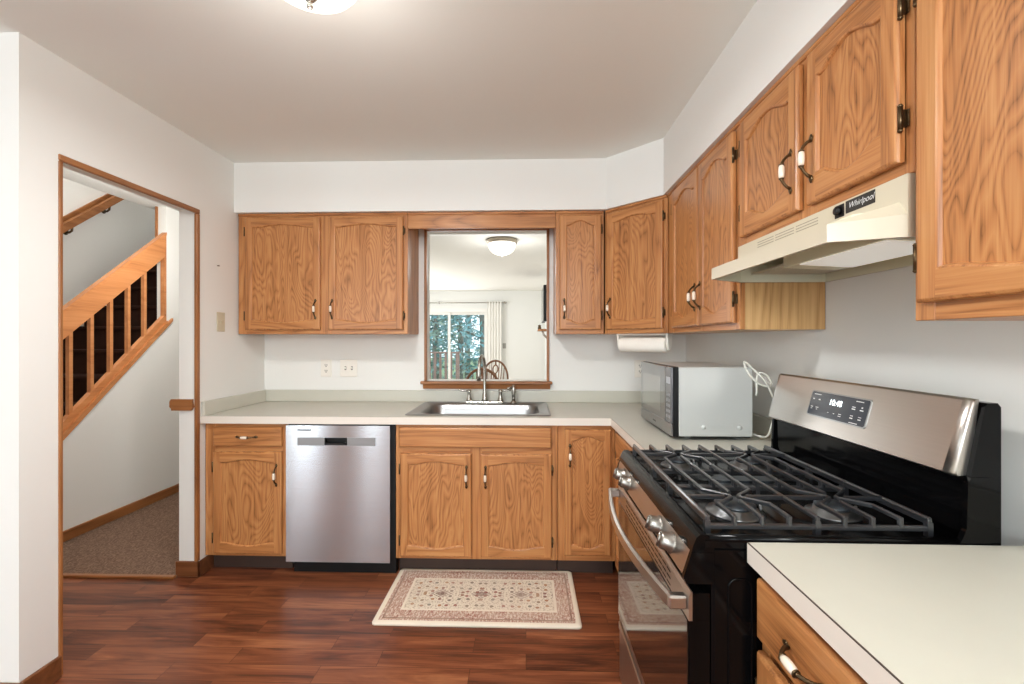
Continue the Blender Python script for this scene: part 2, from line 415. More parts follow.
    def build(s, name, mats, parent=None):
        bmesh.ops.recalc_face_normals(s.bm, faces=s.bm.faces[:])
        me = bpy.data.meshes.new(name); s.bm.to_mesh(me); s.bm.free()
        for m in (mats if isinstance(mats, (list, tuple)) else [mats]): me.materials.append(m)
        o = bpy.data.objects.new(name, me); COL.objects.link(o)
        if parent: o.parent = parent
        return o

def tag(o, label=None, cat=None, group=None, kind=None):
    if label: o['label'] = label
    if cat: o['category'] = cat
    if group: o['group'] = group
    if kind: o['kind'] = kind
    return o
def thing(name, label, cat, loc=(0, 0, 0), rz=0.0, group=None):
    o = bpy.data.objects.new(name, None); COL.objects.link(o); o.empty_display_size = 0.05
    o.location = loc; o.rotation_euler = (0, 0, rz)
    return tag(o, label, cat, group)
def struct(mb, name, mats):
    return tag(mb.build(name, mats), kind='structure')
def copy_tree(o, parent=None):
    c = o.copy(); COL.objects.link(c)
    if parent: c.parent = parent
    for ch in list(o.children): copy_tree(ch, c)
    return c
def text_mesh(txt, size, M, name, mat, parent, shear=0.0, off=(0, 0, 0), extrude=0.0):
    cu = bpy.data.curves.new('text', 'FONT'); cu.body = txt; cu.size = size; cu.align_x = 'CENTER'; cu.align_y = 'CENTER'; cu.shear = shear
    cu.extrude = extrude
    t = bpy.data.objects.new('text', cu); COL.objects.link(t)
    me = bpy.data.meshes.new_from_object(t)
    COL.objects.unlink(t); bpy.data.objects.remove(t); bpy.data.curves.remove(cu)
    me.name = name; me.transform(Matrix.Translation(-Vector(off)) @ M)
    me.materials.clear(); me.materials.append(mat)
    o = bpy.data.objects.new(name, me); COL.objects.link(o); o.parent = parent
    return o
def frame_matrix(c, right, up):
    r = Vector(right).normalized(); u = Vector(up).normalized(); n = r.cross(u)
    return Matrix(((r.x, u.x, n.x, c[0]), (r.y, u.y, n.y, c[1]), (r.z, u.z, n.z, c[2]), (0, 0, 0, 1)))

# ------------------------------------------------------------------ room dimensions
XL, XR, YB, ZC = -1.87, 1.11, 3.20, 2.486
WT = 0.115
YS, XS = 2.86, 0.773                   # soffit faces
ZS = 2.167                             # soffit underside
DY0, DY1, DZ = 1.767, 2.545, 2.092     # doorway in the left wall
PX0, PX1, PZ0, PZ1 = -0.706, 0.150, 1.062, 2.128   # pass-through in the back wall
YN = 1.622                             # wall beside the doorway, facing the camera
YR = -3.4                              # wall behind the camera
XW = -5.4
XF0, XF1, YF = -3.2, 0.43, 10.5        # family room

# floors
m = MB()
m.box(XW, YR, -0.06, XR+0.1, YN, 0); m.box(XL-WT, YN, -0.06, XR+0.1, YB+0.1, 0)
m.box(-3.2, YN, -0.06, XL-WT, 2.52, 0)
struct(m, 'floor', FLOORM)
m = MB(); m.box(-3.2, 2.52, -0.06, XL-WT, 5.6, 0.012)
struct(m, 'floor_hall', CARPET)
m = MB(); m.box(-3.2, 2.50, 0.0, XL-WT, 2.528, 0.016, bev=0.004)
struct(m, 'trim_1', TRIMX)
m = MB(); m.box(XL-WT, YB+0.1, -0.06, XF1+0.1, 5.6, 0); m.box(XF0, 5.6, -0.06, XF1+0.1, YF+0.1, 0)
struct(m, 'floor_family_room', FLOOR2)
# ceilings
m = MB(); m.box(XW, YR, ZC, XR+0.1, YN, ZC+0.08); m.box(XL-WT, YN, ZC, XR+0.1, YB+WT, ZC+0.08); m.box(-3.24, YN, ZC, XL-WT, 5.6, ZC+0.08)
struct(m, 'ceiling', CEIL)
m = MB(); m.box(XL-WT, YB+WT, ZC, XF1+0.1, 5.6, ZC+0.08); m.box(XF0-0.1, 5.6, ZC, XF1+0.1, YF+0.1, ZC+0.08)
struct(m, 'ceiling_family_room', FCEIL)
# left wall with the doorway
m = MB()
m.box(XL-WT, YN, 0, XL, DY0, ZC); m.box(XL-WT, DY0, DZ, XL, DY1, ZC); m.box(XL-WT, DY1, 0, XL, YB+WT, ZC)
m.box(XL-WT, YB+WT, 0, XL, 5.6, ZC)
struct(m, 'wall_left', WALL)
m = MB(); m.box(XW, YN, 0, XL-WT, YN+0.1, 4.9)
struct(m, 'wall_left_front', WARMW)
# back wall with the pass-through
m = MB()
m.box(XL, YB, 0, PX0, YB+WT, ZC); m.box(PX1, YB, 0, XR+0.1, YB+WT, ZC)
m.box(PX0, YB, 0, PX1, YB+WT, PZ0); m.box(PX0, YB, PZ1, PX1, YB+WT, ZC)
struct(m, 'wall_back', WALL)
m = MB(); m.box(XR, YR, 0, XR+0.1, YB, ZC)
struct(m, 'wall_right', WALL)
# walls behind the camera, with unseen openings added to let light in
m = MB()
cuts = [(-4.55, -3.75, 0.1, 2.15), (-3.15, -2.55, 0.5, 2.2), (-2.2, 0.4, 0.5, 2.35)]
xprev = XW
for xa_, xb_, za_, zb_ in cuts:
    m.box(xprev, YR-0.1, 0, xa_, YR, ZC); m.box(xa_, YR-0.1, 0, xb_, YR, za_); m.box(xa_, YR-0.1, zb_, xb_, YR, ZC); xprev = xb_
m.box(xprev, YR-0.1, 0, XR+0.1, YR, ZC)
struct(m, 'wall_rear', WARMW)
m = MB()
m.box(XW-0.1, YR, 0, XW, -2.1, ZC); m.box(XW-0.1, 0.1, 0, XW, YN, ZC); m.box(XW-0.1, -2.1, 0, XW, 0.1, 0.6); m.box(XW-0.1, -2.1, 2.35, XW, 0.1, ZC)
struct(m, 'wall_far_left', WARMW)
# soffit over the cabinets
A, B = (0.497, YS), (XS, 2.583)
m = MB(); m.prism([(XL, YB), (XL, YS), A, B, (XS, YR), (XR, YR), (XR, YB)], 'z', ZS, ZC)
struct(m, 'trim_2', WALL)
# hall, stairwell
m = MB()
m.prism([(2.10, 0.0), (5.6, 0.0), (5.6, ZC), (3.785, ZC), (3.785, 1.44), (2.10, 0.01)], 'x', -3.145, -3.066)
struct(m, 'wall_stair', WALL)
m = MB(); m.box(-4.15, YN, 0, -4.05, 7.2, 5.0); struct(m, 'wall_stair_left', WALL)
m = MB(); m.box(-4.05, 7.1, 0, -3.18, 7.2, 4.9); struct(m, 'wall_stair_end', WALL)
m = MB(); m.box(-3.24, YN+0.1, ZC+0.0805, -3.18, 7.1, 4.9); struct(m, 'wall_stair_upper', WALL)
m = MB(); m.box(-4.05, YN, 4.9, -3.18, 7.2, 5.0); struct(m, 'ceiling_stairwell', CEIL)
m = MB(); m.box(-3.07, 5.5, 0, XL-WT, 5.6, ZC)
struct(m, 'wall_hall_end', WALL)
m = MB(); m.box(-3.066, 2.535, 0.012, -3.052, 5.5, 0.085, bev=0.004)
struct(m, 'baseboard_hall', TRIMY)
m = MB(); m.box(-3.152, 3.772, 2.02, -3.136, 3.795, ZC)
struct(m, 'trim_3', TRIM)
# doorway edging in oak, thin casing flush with the wall
m = MB(); e = 0.022
m.box(XL-0.010, DY0-0.004, 0, XL+0.006, DY0+0.012, DZ-e-0.0005, 0, 0.003); m.box(XL-0.012, DY1-e, 0.09, XL+0.006, DY1+0.004, DZ-e-0.0005, 0, 0.003)
m.box(XL-0.012, DY0-0.004, DZ-e, XL+0.006, DY1+0.004, DZ+0.004, 1, 0.003)
struct(m, 'trim_4', [TRIM, TRIMY])
# chair rail end and baseboards round the wall stub
m = MB()
m.prism([(-2.020, 0.948), (-2.020, 0.958), (-2.030, 0.968), (-2.030, 0.998), (-2.022, 1.012), (-1.900, 1.012), (-1.900, 0.998), (-1.895, 0.968), (-1.905, 0.948)], 'y', DY1-0.016, DY1-0.0005)
m.box(-2.006, DY1, 0.95, XL-WT, 5.5, 1.01)
struct(m, 'trim_5', TRIMX)
m = MB()
m.box(XL-WT-0.014, DY1-0.014, 0, XL+0.014, DY1, 0.088, 0, 0.004); m.box(XL, DY1-0.014, 0, XL+0.014, 2.655, 0.088, 0, 0.004)
m.box(XL, YN, 0, XL+0.014, DY0, 0.088, 0, 0.004); m.box(XW, YN-0.014, 0, XL+0.014, YN, 0.088, 0, 0.004)
struct(m, 'baseboard_left', oak('dark_baseboard_oak', 'x', (134, 84, 52), (112, 68, 40), (84, 48, 28), contour=6, contrast=0.7))
# pass-through casing and sill
m = MB(); e = 0.018
m.box(PX0-0.012, YB-0.014, PZ0, PX0+0.006, YB+0.012, PZ1, 0, 0.003); m.box(PX1-0.006, YB-0.014, PZ0, PX1+0.012, YB+0.012, PZ1, 0, 0.003)
m.box(PX0-0.012, YB-0.014, PZ1-0.008, PX1+0.012, YB+0.012, PZ1+0.02, 1, 0.003)
struct(m, 'trim_6', [TRIM, TRIMX])
m = MB()
m.box(PX0-0.035, YB-0.040, PZ0-0.022, PX1+0.032, YB+0.001, PZ0-0.001, 0, 0.005)
m.prism([(YB-0.028, PZ0-0.022), (YB-0.018, PZ0-0.055), (YB, PZ0-0.055), (YB, PZ0-0.022)], 'x', PX0-0.018, PX1+0.018)
m.box(PX0, YB, PZ0-0.012, PX1, YB+WT+0.01, PZ0+0.001, 1)
struct(m, 'trim_7', [TRIMX, WHITEM])

# ------------------------------------------------------------------ cabinets
TD = 0.020      # door thickness
def bumpf(u, flat=0.08):
    if u < flat or u > 1-flat: return 0.0
    t = (u-flat)/(1-2*flat)
    return (0.5-0.5*math.cos(2*PI*t))**0.62
def pull(parent, c, vertical=True, L=0.112, yf=-TD):
    """bronze bail with a white ceramic grip; yf is the surface it stands on (front towards -y)"""
    cx, cz = c
    P = (lambda t, d: (cx, yf-d, cz+t)) if vertical else (lambda t, d: (cx+t, yf-d, cz))
    up = (1, 0, 0) if vertical else (0, 0, 1)
    m = MB()
    for sg in (-1, 1):
        h = L/2
        m.tube([P(sg*(h+0.010), 0.0025), P(sg*h, 0.003), P(sg*(h-0.010), 0.0035)], [0.003, 0.0085, 0.005], 10, flat=0.35, up=(0, -1, 0))
        m.tube([P(sg*(h-0.006), 0.003), P(sg*(h-0.012), 0.013), P(sg*(h-0.022), 0.022), P(sg*(h-0.031), 0.027), P(sg*0.0205, 0.028)],
               [0.0055, 0.0042, 0.0040, 0.0044, 0.0062], 10)
        m.lathe([(0.0066, -0.002), (0.0082, 0.0), (0.0066, 0.002)], P(sg*0.0205, 0.028), (0, 0, 1) if vertical else (1, 0, 0), 12)
    m.tube([P(-0.017, 0.028), P(0.017, 0.028)], 0.003, 8)
    m.build('handle', BRONZE, parent)
    m = MB()
    m.lathe([(0.0058, -0.020), (0.0080, -0.013), (0.0088, 0.0), (0.0080, 0.013), (0.0058, 0.020)], P(0, 0.028), (0, 0, 1) if vertical else (1, 0, 0), 14)
    m.build('handle_grip', CERAMIC, parent)
def hinge(parent, x, z, side):
    """side: -1 hinge on the door's left edge, +1 on its right edge"""
    m = MB()
    m.tube([(x+side*0.003, -TD*0.72, z-0.025), (x+side*0.003, -TD*0.72, z+0.025)], 0.0046, 10)
    m.box(x+side*0.001, -TD*0.72, z-0.018, x+side*0.005, -0.001, z+0.018)
    for dz in (-0.026, 0.026): m.lathe([(0.003, -0.004), (0.0055, 0), (0.003, 0.004)], (x+side*0.003, -TD*0.72, z+dz), (0, 0, 1), 10)
    m.box(x+side*0.003, -0.0035, z-0.018, x+side*0.0105, -0.0005, z+0.018, bev=0.001)
    m.tube([(x+side*0.0085, -0.002, z+0.010), (x+side*0.0085, -0.0045, z+0.010)], 0.003, 8)
    m.tube([(x+side*0.0085, -0.002, z-0.010), (x+side*0.0085, -0.0045, z-0.010)], 0.003, 8)
    m.build('hinge', BRONZE, parent)
def slab_edges(m, x0, z0, x1, z1, e=0.007, y_in=0.0, mat_h=1):
    """moulded outer edge of a door or drawer: returns nothing, the front face is built by the caller at inset e"""
    def rr(i, y): return m.ring([(x0+i, y, z0+i), (x1-i, y, z0+i), (x1-i, y, z1-i), (x0+i, y, z1-i)])
    a = rr(e, -TD); b_ = rr(e*0.35, -TD+0.0025); c_ = rr(0, -TD+0.007); d = rr(0, -0.002)
    for p, q in ((a, b_), (b_, c_), (c_, d)): m.bridge(p, q, 0)
    m.face(d, 0)
def door(parent, x0, z0, x1, z1, handle=None, hinges=0, sw=0.042, rise=0.018, rt=0.060, name='door', hz=None):
    """frame-and-panel oak door with curved rails; local x along the front, front towards -y"""
    w, h = x1-x0, z1-z0; e = 0.007; N = 18
    m = MB()
    slab_edges(m, x0, z0, x1, z1, e)
    def outline(o, y):
        xa, xb = x0+sw+o, x1-sw-o
        bot = [(xa+(xb-xa)*i/N, y, z0+rt+o-rise*bumpf(i/N)) for i in range(N+1)]
        top = [(xb-(xb-xa)*i/N, y, z1-rt-o+rise*bumpf(i/N)) for i in range(N+1)]
        return bot+top
    fy = -TD
    inn = outline(0, fy)
    iv = m.ring(inn)
    # rails
    ob = m.ring([(p[0], fy, z0+e) for p in inn[:N+1]]); ot = m.ring([(p[0], fy, z1-e) for p in inn[N+1:]])
    m.bridge(iv[:N+1], ob, 1, False, False); m.bridge(iv[N+1:], ot, 1, False, False)
    # stiles
    l = m.ring([(x0+e, fy, z0+e), (x0+e, fy, z1-e)]); r = m.ring([(x1-e, fy, z0+e), (x1-e, fy, z1-e)])
    m.face([l[0], ob[0], iv[0], iv[-1], ot[-1], l[1]], 0)
    m.face([r[0], r[1], ot[0], iv[N+1], iv[N], ob[-1]], 0)
    # moulded inner edge
    r1 = m.ring(outline(0.004, fy+0.0015)); r2 = m.ring(outline(0.007, fy+0.008))
    m.bridge(iv, r1, 0); m.bridge(r1, r2, 0)
    d = m.build(name, [OV, OH], parent)
    m = MB()
    p1 = m.ring(outline(0.0065, fy+0.008)); p2 = m.ring(outline(0.011, fy+0.0078)); m.bridge(p1, p2, 0)
    m.face(p2, 0)
    p3 = m.ring(outline(0.0065, -0.004)); m.face(p3, 0); m.bridge(p1, p3, 0)
    m.build('panel', OP, d)
    if handle:
        hx = x0+0.028 if handle[0] == 'L' else x1-0.028
        pull(d, (hx, handle[1]), True)
    if hinges:
        hx = x0 if hinges < 0 else x1
        for z in (z0+0.09, z1-0.09): hinge(d, hx, z, hinges)
    return d
def drawer_front(parent, x0, z0, x1, z1, handle=True, name='drawer'):
    m = MB(); e = 0.007
    slab_edges(m, x0, z0, x1, z1, e)
    a = m.ring([(x0+e, -TD, z0+e), (x1-e, -TD, z0+e), (x1-e, -TD, z1-e), (x0+e, -TD, z1-e)])
    m.face(a, 0)
    d = m.build(name, OH, parent)
    if handle: pull(d, ((x0+x1)/2, (z0+z1)/2), False)
    return d
def carcass(t, w, z0, z1, depth, stiles, rails, top_trim=0.0, ends=None, fr=0.02):
    """stiles: list of (x0,x1) full height; rails: list of (x0,z0,x1,z1)"""
    m = MB()
    m.box(0.002, fr, z0, w-0.002, depth, z1); m.build('body', ends or OV, t)
    m = MB()
    for a, b_ in stiles: m.box(a, 0.0, z0, b_, fr, z1, 0, 0.0015)
    for x0, a, x1, b_ in rails: m.box(x0, 0.0005, a, x1, fr, b_, 1, 0.001)
    m.build('face_frame', [OV, OH], t)
    if top_trim:
        m = MB(); m.box(0.0, -0.006, z1, w, depth*0.9, z1+top_trim, 0, 0.003)
        m.build('top_trim', OH, t)
UZ0, UZ1 = 1.389, 2.150
UT = ZS-UZ1-0.001
DZ0, DZ1 = 1.415, 2.138
YU = 2.892                # upper face frame plane, back run
XU = 0.795                # upper face frame plane, right run
# 1 upper, left of the pass-through
x0, x1 = -1.862, -0.757; w = x1-x0
t = thing('wall_cabinet', 'oak wall cabinet with two arched doors left of the pass-through', 'cabinet', (x0, YU, 0), 0, 'oak wall cabinets')
carcass(t, w, UZ0, UZ1, YB-YU-0.003, [(0, 0.052), (0.535, 0.603), (w-0.03, w)], [(0.052, UZ0, 0.535, UZ0+0.045), (0.603, UZ0, w-0.03, UZ0+0.045), (0.052, UZ1-0.04, 0.535, UZ1), (0.603, UZ1-0.04, w-0.03, UZ1)], UT)
door(t, 0.051, DZ0, 0.543, DZ1, ('R', 1.547), -1); door(t, 0.595, DZ0, w-0.026, DZ1, ('L', 1.547), 1)
# 2 upper, right of the pass-through
x0, x1 = 0.190, 0.492; w = x1-x0
t = thing('wall_cabinet', 'narrow oak wall cabinet with one door right of the pass-through', 'cabinet', (x0, YU, 0), 0, 'oak wall cabinets')
carcass(t, w, UZ0, UZ1, YB-YU-0.003, [(0, 0.04), (w-0.03, w)], [(0.04, UZ0, w-0.03, UZ0+0.045), (0.04, UZ1-0.04, w-0.03, UZ1)], UT)
door(t, 0.022, DZ0, 0.284, DZ1, ('L', 1.547), 1, sw=0.040, rise=0.028)
# 3 diagonal corner upper
a, b_ = Vector((0.497, YU, 0)), Vector((XU, 2.570, 0)); dv = b_-a; w = dv.length; rz = math.atan2(dv.y, dv.x)
t = thing('corner_cabinet', 'oak wall cabinet set diagonally across the corner above the paper towel', 'cabinet', a, rz, 'oak wall cabinets')
m = MB(); n_ = Matrix.Rotation(-rz, 3, 'Z')
poly = [Vector((0.497, YU, 0)), Vector((XU, 2.570, 0)), Vector((XR-0.003, 2.570, 0)), Vector((XR-0.003, YB-0.003, 0)), Vector((0.497, YB-0.003, 0))]
loc2 = [n_ @ (p-a) for p in poly]
loc2[0].y += 0.021; loc2[1].y += 0.021; loc2[0].x += 0.004; loc2[1].x -= 0.004
m.prism([(p.x, p.y) for p in loc2], 'z', UZ0, UZ1); m.build('body', OV, t)
m = MB()
m.box(0.003, 0, UZ0, 0.04, 0.02, UZ1, 0, 0.0015); m.box(w-0.03, 0, UZ0, w-0.003, 0.02, UZ1, 0, 0.0015)
m.box(0.04, 0.0005, UZ0, w-0.03, 0.02, UZ0+0.045, 1, 0.001); m.box(0.04, 0.0005, UZ1-0.04, w-0.03, 0.02, UZ1, 1, 0.001)
m.build('face_frame', [OV, OH], t)
m = MB(); m.box(0.006, -0.006, UZ1, w-0.006, 0.2, UZ1+UT, 0, 0.003); m.build('top_trim', OH, t)
door(t, 0.028, DZ0, w-0.026, DZ1, ('L', 1.547), 1)
# 4 right run, two tall doors
def rrun(name, label, y0, y1, xface=XU, group='oak wall cabinets'):
    return thing(name, label, 'cabinet', (xface, y0, 0), -PI/2, group), y0-y1
t, w = rrun('wall_cabinet', 'oak wall cabinet with two tall doors on the right wall beyond the range hood', 2.566, 1.717)
D = XR-XU-0.003
carcass(t, w, UZ0, UZ1, D, [(0, 0.10), (0.47, 0.50), (w-0.03, w)], [(0.10, UZ0, 0.47, UZ0+0.045), (0.5, UZ0, w-0.03, UZ0+0.045), (0.1, UZ1-0.04, 0.47, UZ1), (0.5, UZ1-0.04, w-0.03, UZ1)], UT, PALE)
door(t, 0.106, DZ0, 0.478, DZ1, ('R', 1.547), -1, rise=0.034, rt=0.076); door(t, 0.488, DZ0, w-0.026, DZ1, ('L', 1.547), 1, rise=0.034, rt=0.076)
# 5 cabinet above the hood
HZ0 = 1.695
t, w = rrun('wall_cabinet', 'short oak wall cabinet with two small doors directly above the range hood', 1.715, 0.957)
carcass(t, w, HZ0, UZ1, D, [(0, 0.045), (0.36, 0.45), (w-0.022, w)], [(0.045, HZ0, 0.36, HZ0+0.03), (0.45, HZ0, w-0.022, HZ0+0.03), (0.045, UZ1-0.03, 0.36, UZ1), (0.45, UZ1-0.03, w-0.022, UZ1)], UT)
door(t, 0.032, 1.722, 0.388, DZ1, ('R', 1.842), -1, rise=0.034, rt=0.076); door(t, 0.428, 1.722, w-0.020, DZ1, ('L', 1.842), 1, rise=0.034, rt=0.076)
# 6 tall near cabinet
t, w = rrun('wall_cabinet', 'oak wall cabinet nearest the camera with one large door right of the hood', 0.955, 0.45)
carcass(t, w, UZ0, UZ1, D, [(0, 0.045), (w-0.03, w)], [(0.045, UZ0, w-0.03, UZ0+0.045), (0.045, UZ1-0.04, w-0.03, UZ1)], UT)
door(t, 0.022, 1.424, w-0.026, DZ1, ('R', 1.56), -1, sw=0.046)

# base cabinets
YBF = 2.587; BZ1 = 0.870; BZ0 = 0.100
def base(t, w, depth, layout, stiles, kick=True, rails=None):
    r = rails or [(0.02, BZ0, w-0.02, BZ0+0.03), (0.02, BZ1-0.03, w-0.02, BZ1)]
    carcass(t, w, BZ0, BZ1, depth, stiles, r)
    if kick:
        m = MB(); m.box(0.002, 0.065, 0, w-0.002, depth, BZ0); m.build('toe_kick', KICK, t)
x0, x1 = -1.862, -1.379; w = x1-x0; DB = YB-YBF-0.003
t = thing('base_cabinet', 'oak base cabinet with drawer and door left of the dishwasher', 'cabinet', (x0, YBF, 0), 0, 'oak base cabinets')
base(t, w, DB, None, [(0, 0.06), (w-0.03, w)], True, [(0.06, BZ0, w-0.03, BZ0+0.03), (0.06, 0.70, w-0.03, 0.745), (0.06, BZ1-0.03, w-0.03, BZ1)])
drawer_front(t, 0.056, 0.738, w-0.024, 0.849)
door(t, 0.056, 0.118, w-0.024, 0.707, ('R', 0.575), -1)
x0, x1 = -0.745, 0.179; w = x1-x0
t = thing('base_cabinet', 'oak sink base cabinet with two doors under the steel sink', 'cabinet', (x0, YBF, 0), 0, 'oak base cabinets')
# the sink cabinet is open at the top for the basin
m = MB()
m.box(0.002, 0.02, BZ0, 0.02, DB, BZ1); m.box(w-0.02, 0.02, BZ0, w-0.002, DB, BZ1); m.box(0.02, DB-0.01, BZ0, w-0.02, DB, BZ1); m.box(0.02, 0.02, BZ0, w-0.02, DB-0.01, BZ0+0.018)
m.build('body', OV, t)
m = MB()
for a, b2 in ((0, 0.036), (0.428, 0.495), (w-0.036, w)): m.box(a, 0, BZ0, b2, 0.02, BZ1, 0, 0.0015)
for q in ((0.036, BZ0, 0.428, BZ0+0.03), (0.495, BZ0, w-0.036, BZ0+0.03), (0.036, 0.70, 0.428, 0.745), (0.495, 0.70, w-0.036, 0.745), (0.036, BZ1-0.03, 0.428, BZ1), (0.495, BZ1-0.03, w-0.036, BZ1)):
    m.box(q[0], 0.0005, q[1], q[2], 0.02, q[3], 1, 0.001)
m.build('face_frame', [OV, OH], t)
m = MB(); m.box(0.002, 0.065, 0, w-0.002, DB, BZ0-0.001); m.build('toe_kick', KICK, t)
drawer_front(t, 0.021, 0.740, 0.888, 0.854, False, 'false_drawer')
door(t, 0.027, 0.118, 0.436, 0.704, ('R', 0.575), -1); door(t, 0.488, 0.118, 0.890, 0.704, ('L', 0.575), 1)
x0, x1 = 0.181, 0.503; w = x1-x0
t = thing('base_cabinet', 'narrow oak base cabinet with one full height door right of the sink cabinet', 'cabinet', (x0, YBF, 0), 0, 'oak base cabinets')
base(t, w, DB, None, [(0, 0.045), (w-0.03, w)])
door(t, 0.038, 0.135, 0.296, 0.846, ('L', 0.70), 0, sw=0.036, rise=0.024)
XBF = 0.505
t, w = rrun('base_cabinet', 'oak base cabinet on the right wall between corner and range', 2.583, 1.782, XBF, 'oak base cabinets')
base(t, w, XR-XBF-0.003, None, [(0, 0.09), (w-0.03, w)])
drawer_front(t, 0.084, 0.738, w-0.03, 0.849); door(t, 0.084, 0.118, w-0.03, 0.707, ('R', 0.575), -1)
t, w = rrun('base_cabinet', 'narrow oak base cabinet with drawer beside the near side of the range', 0.990, 0.620, XBF, 'oak base cabinets')
base(t, w, XR-XBF-0.003, None, [(0, 0.03), (w-0.03, w)])
drawer_front(t, 0.012, 0.722, w-0.012, 0.847); door(t, 0.012, 0.118, w-0.012, 0.694, ('R', 0.56), -1, sw=0.046)
t, w = rrun('base_cabinet', 'oak base cabinet under the near end of the right counter', 0.618, 0.10, XBF, 'oak base cabinets')
base(t, w, XR-XBF-0.003, None, [(0, 0.03), (w-0.03, w)])
drawer_front(t, 0.014, 0.722, w-0.014, 0.847); door(t, 0.014, 0.118, w-0.014, 0.694, ('R', 0.56), -1)
# valance between the uppers
m = MB(); m.box(-0.755, YU-0.002, 2.062, 0.188, YU+0.018, UZ1, 0, 0.002); m.box(-0.755, YU-0.006, UZ1, 0.188, YU+0.02, ZS-0.001, 0, 0.003)
tag(m.build('valance_board', OH), 'oak valance board across the top of the pass-through', 'valance')

# ------------------------------------------------------------------ worktops
CZ = 0.914; CT = 0.043; YCF = 2.557; XCF = 0.475
SX0, SX1, SY0, SY1 = -0.665, 0.105, 2.640, 3.110      # cut-out for the basin
t = thing('countertop', 'pale L-shaped laminate countertop holding the sink and microwave', 'countertop', (XL, YCF, CZ))
o_ = (XL, YCF, CZ)
m = MB(o_)
xa, xb, yb = XL+0.002, XR-0.002, YB-0.002; z0 = CZ-CT
m.box(xa, YCF, z0, SX0, yb, CZ); m.box(SX1, YCF, z0, xb, yb, CZ)
m.box(SX0, YCF, z0, SX1, SY0, CZ); m.box(SX0, SY1, z0, SX1, yb, CZ)
m.box(XCF, 1.780, z0, xb, YCF, CZ)
m.box(xa, YCF-0.0015, z0, XCF, YCF, CZ-0.0012, 1); m.box(XCF-0.0015, 1.780, z0, XCF, YCF, CZ-0.0012, 1)
m.box(xa, YCF-0.0016, CZ-0.0014, XCF, YCF+0.0005, CZ+0.0002, 2); m.box(XCF-0.0016, 1.780, CZ-0.0014, XCF+0.0005, YCF, CZ+0.0002, 2)
m.build('worktop', [LAM, LAMEDGE, plain('soft_seam', (170, 162, 148), 0.6)], t)
bz = 0.996
m = MB(o_); m.box(xa+0.02, yb-0.02, CZ, xb-0.02, yb, bz, 0, 0.003); m.build('backsplash', LAM, t)
m = MB(o_); m.box(xa, YCF+0.004, CZ, xa+0.02, yb, bz, 0, 0.003); m.build('backsplash', LAM, t)
m = MB(o_); m.box(xb-0.02, 1.780, CZ, xb, yb, bz, 0, 0.003); m.build('backsplash', LAM, t)
t = thing('countertop', 'pale laminate countertop in the near right foreground beside the range', 'countertop', (XCF, 0.1, CZ))
o_ = (XCF, 0.1, CZ)
m = MB(o_)
m.box(XCF+0.003, 0.08, z0, xb, 0.996, CZ)
m.box(XCF+0.0015, 0.08, z0, XCF+0.003, 0.996, CZ-0.0012, 1)
m.box(XCF+0.0014, 0.08, CZ-0.0014, XCF+0.0040, 0.996, CZ+0.0002, 2)
m.build('worktop', [LAM, LAMEDGE, SEAM], t)
m = MB(o_); m.box(xb-0.02, 0.08, CZ, xb, 0.996, bz, 0, 0.003); m.build('backsplash', LAM, t)

# ------------------------------------------------------------------ sink and faucet
def rrect(x0, y0, x1, y1, r, n=6):
    pts = []
    for cx, cy, a0 in ((x1-r, y1-r, 0), (x0+r, y1-r, PI/2), (x0+r, y0+r, PI), (x1-r, y0+r, 1.5*PI)):
        for k in range(n+1):
            a = a0+PI/2*k/n; pts.append((cx+r*math.cos(a), cy+r*math.sin(a)))
    return pts
t = thing('kitchen_sink', 'single bowl stainless steel sink set in the countertop below the pass-through', 'sink', (-0.28, 2.88, CZ))
o_ = (-0.28, 2.88, CZ)
m = MB(o_)
def rr(x0, y0, x1, y1, r, z): return m.ring([(p[0], p[1], z) for p in rrect(x0, y0, x1, y1, r)])
R = [rr(-0.705, 2.602, 0.145, 3.172, 0.03, CZ+0.0008), rr(-0.702, 2.605, 0.142, 3.169, 0.03, CZ+0.005), rr(-0.694, 2.613, 0.134, 3.161, 0.028, CZ+0.006),
     rr(-0.690, 2.617, 0.130, 3.157, 0.026, CZ+0.003), rr(-0.640, 2.652, 0.082, 3.066, 0.085, CZ+0.003), rr(-0.634, 2.658, 0.076, 3.060, 0.082, CZ-0.004),
     rr(-0.626, 2.666, 0.068, 3.052, 0.08, CZ-0.05), rr(-0.612, 2.680, 0.054, 3.038, 0.08, CZ-0.15), rr(-0.585, 2.707, 0.027, 3.011, 0.075, CZ-0.172)]
for p, q in zip(R, R[1:]): m.bridge(p, q, 0, True)
m.face(R[-1], 0)
m.build('basin', STEELS, t)
m = MB(o_); m.lathe([(0.055, 0.002), (0.05, 0.006), (0.03, 0.004), (0.0, 0.003)], (-0.28, 2.86, CZ-0.172), (0, 0, 1), 20)
m.build('drain', NICKEL, t)
zf = CZ+0.003; yf = 3.112
t = thing('kitchen_faucet', 'brushed nickel gooseneck faucet with two levers behind the sink', 'faucet', (-0.283, yf, zf))
o_ = (-0.283, yf, zf)
m = MB(o_); m.box(-0.41, yf-0.025, zf, -0.155, yf+0.025, zf+0.016, 0, 0.006, 2); m.build('base_plate', NICKEL, t)
m = MB(o_)
xf = -0.283
pts = [(xf, yf, zf+0.015), (xf, yf, zf+0.03), (xf, yf, zf+0.06), (xf, yf, zf+0.075), (xf, yf, zf+0.14), (xf, yf, zf+0.24)]
rs = [0.023, 0.019, 0.016, 0.0115, 0.0105, 0.0105]
for k in range(1, 15):
    a = PI*k/14*1.02; pts.append((xf-0.013*(1-math.cos(a)), yf-0.062*(1-math.cos(a)), zf+0.24+0.085*math.sin(a))); rs.append(0.0105)
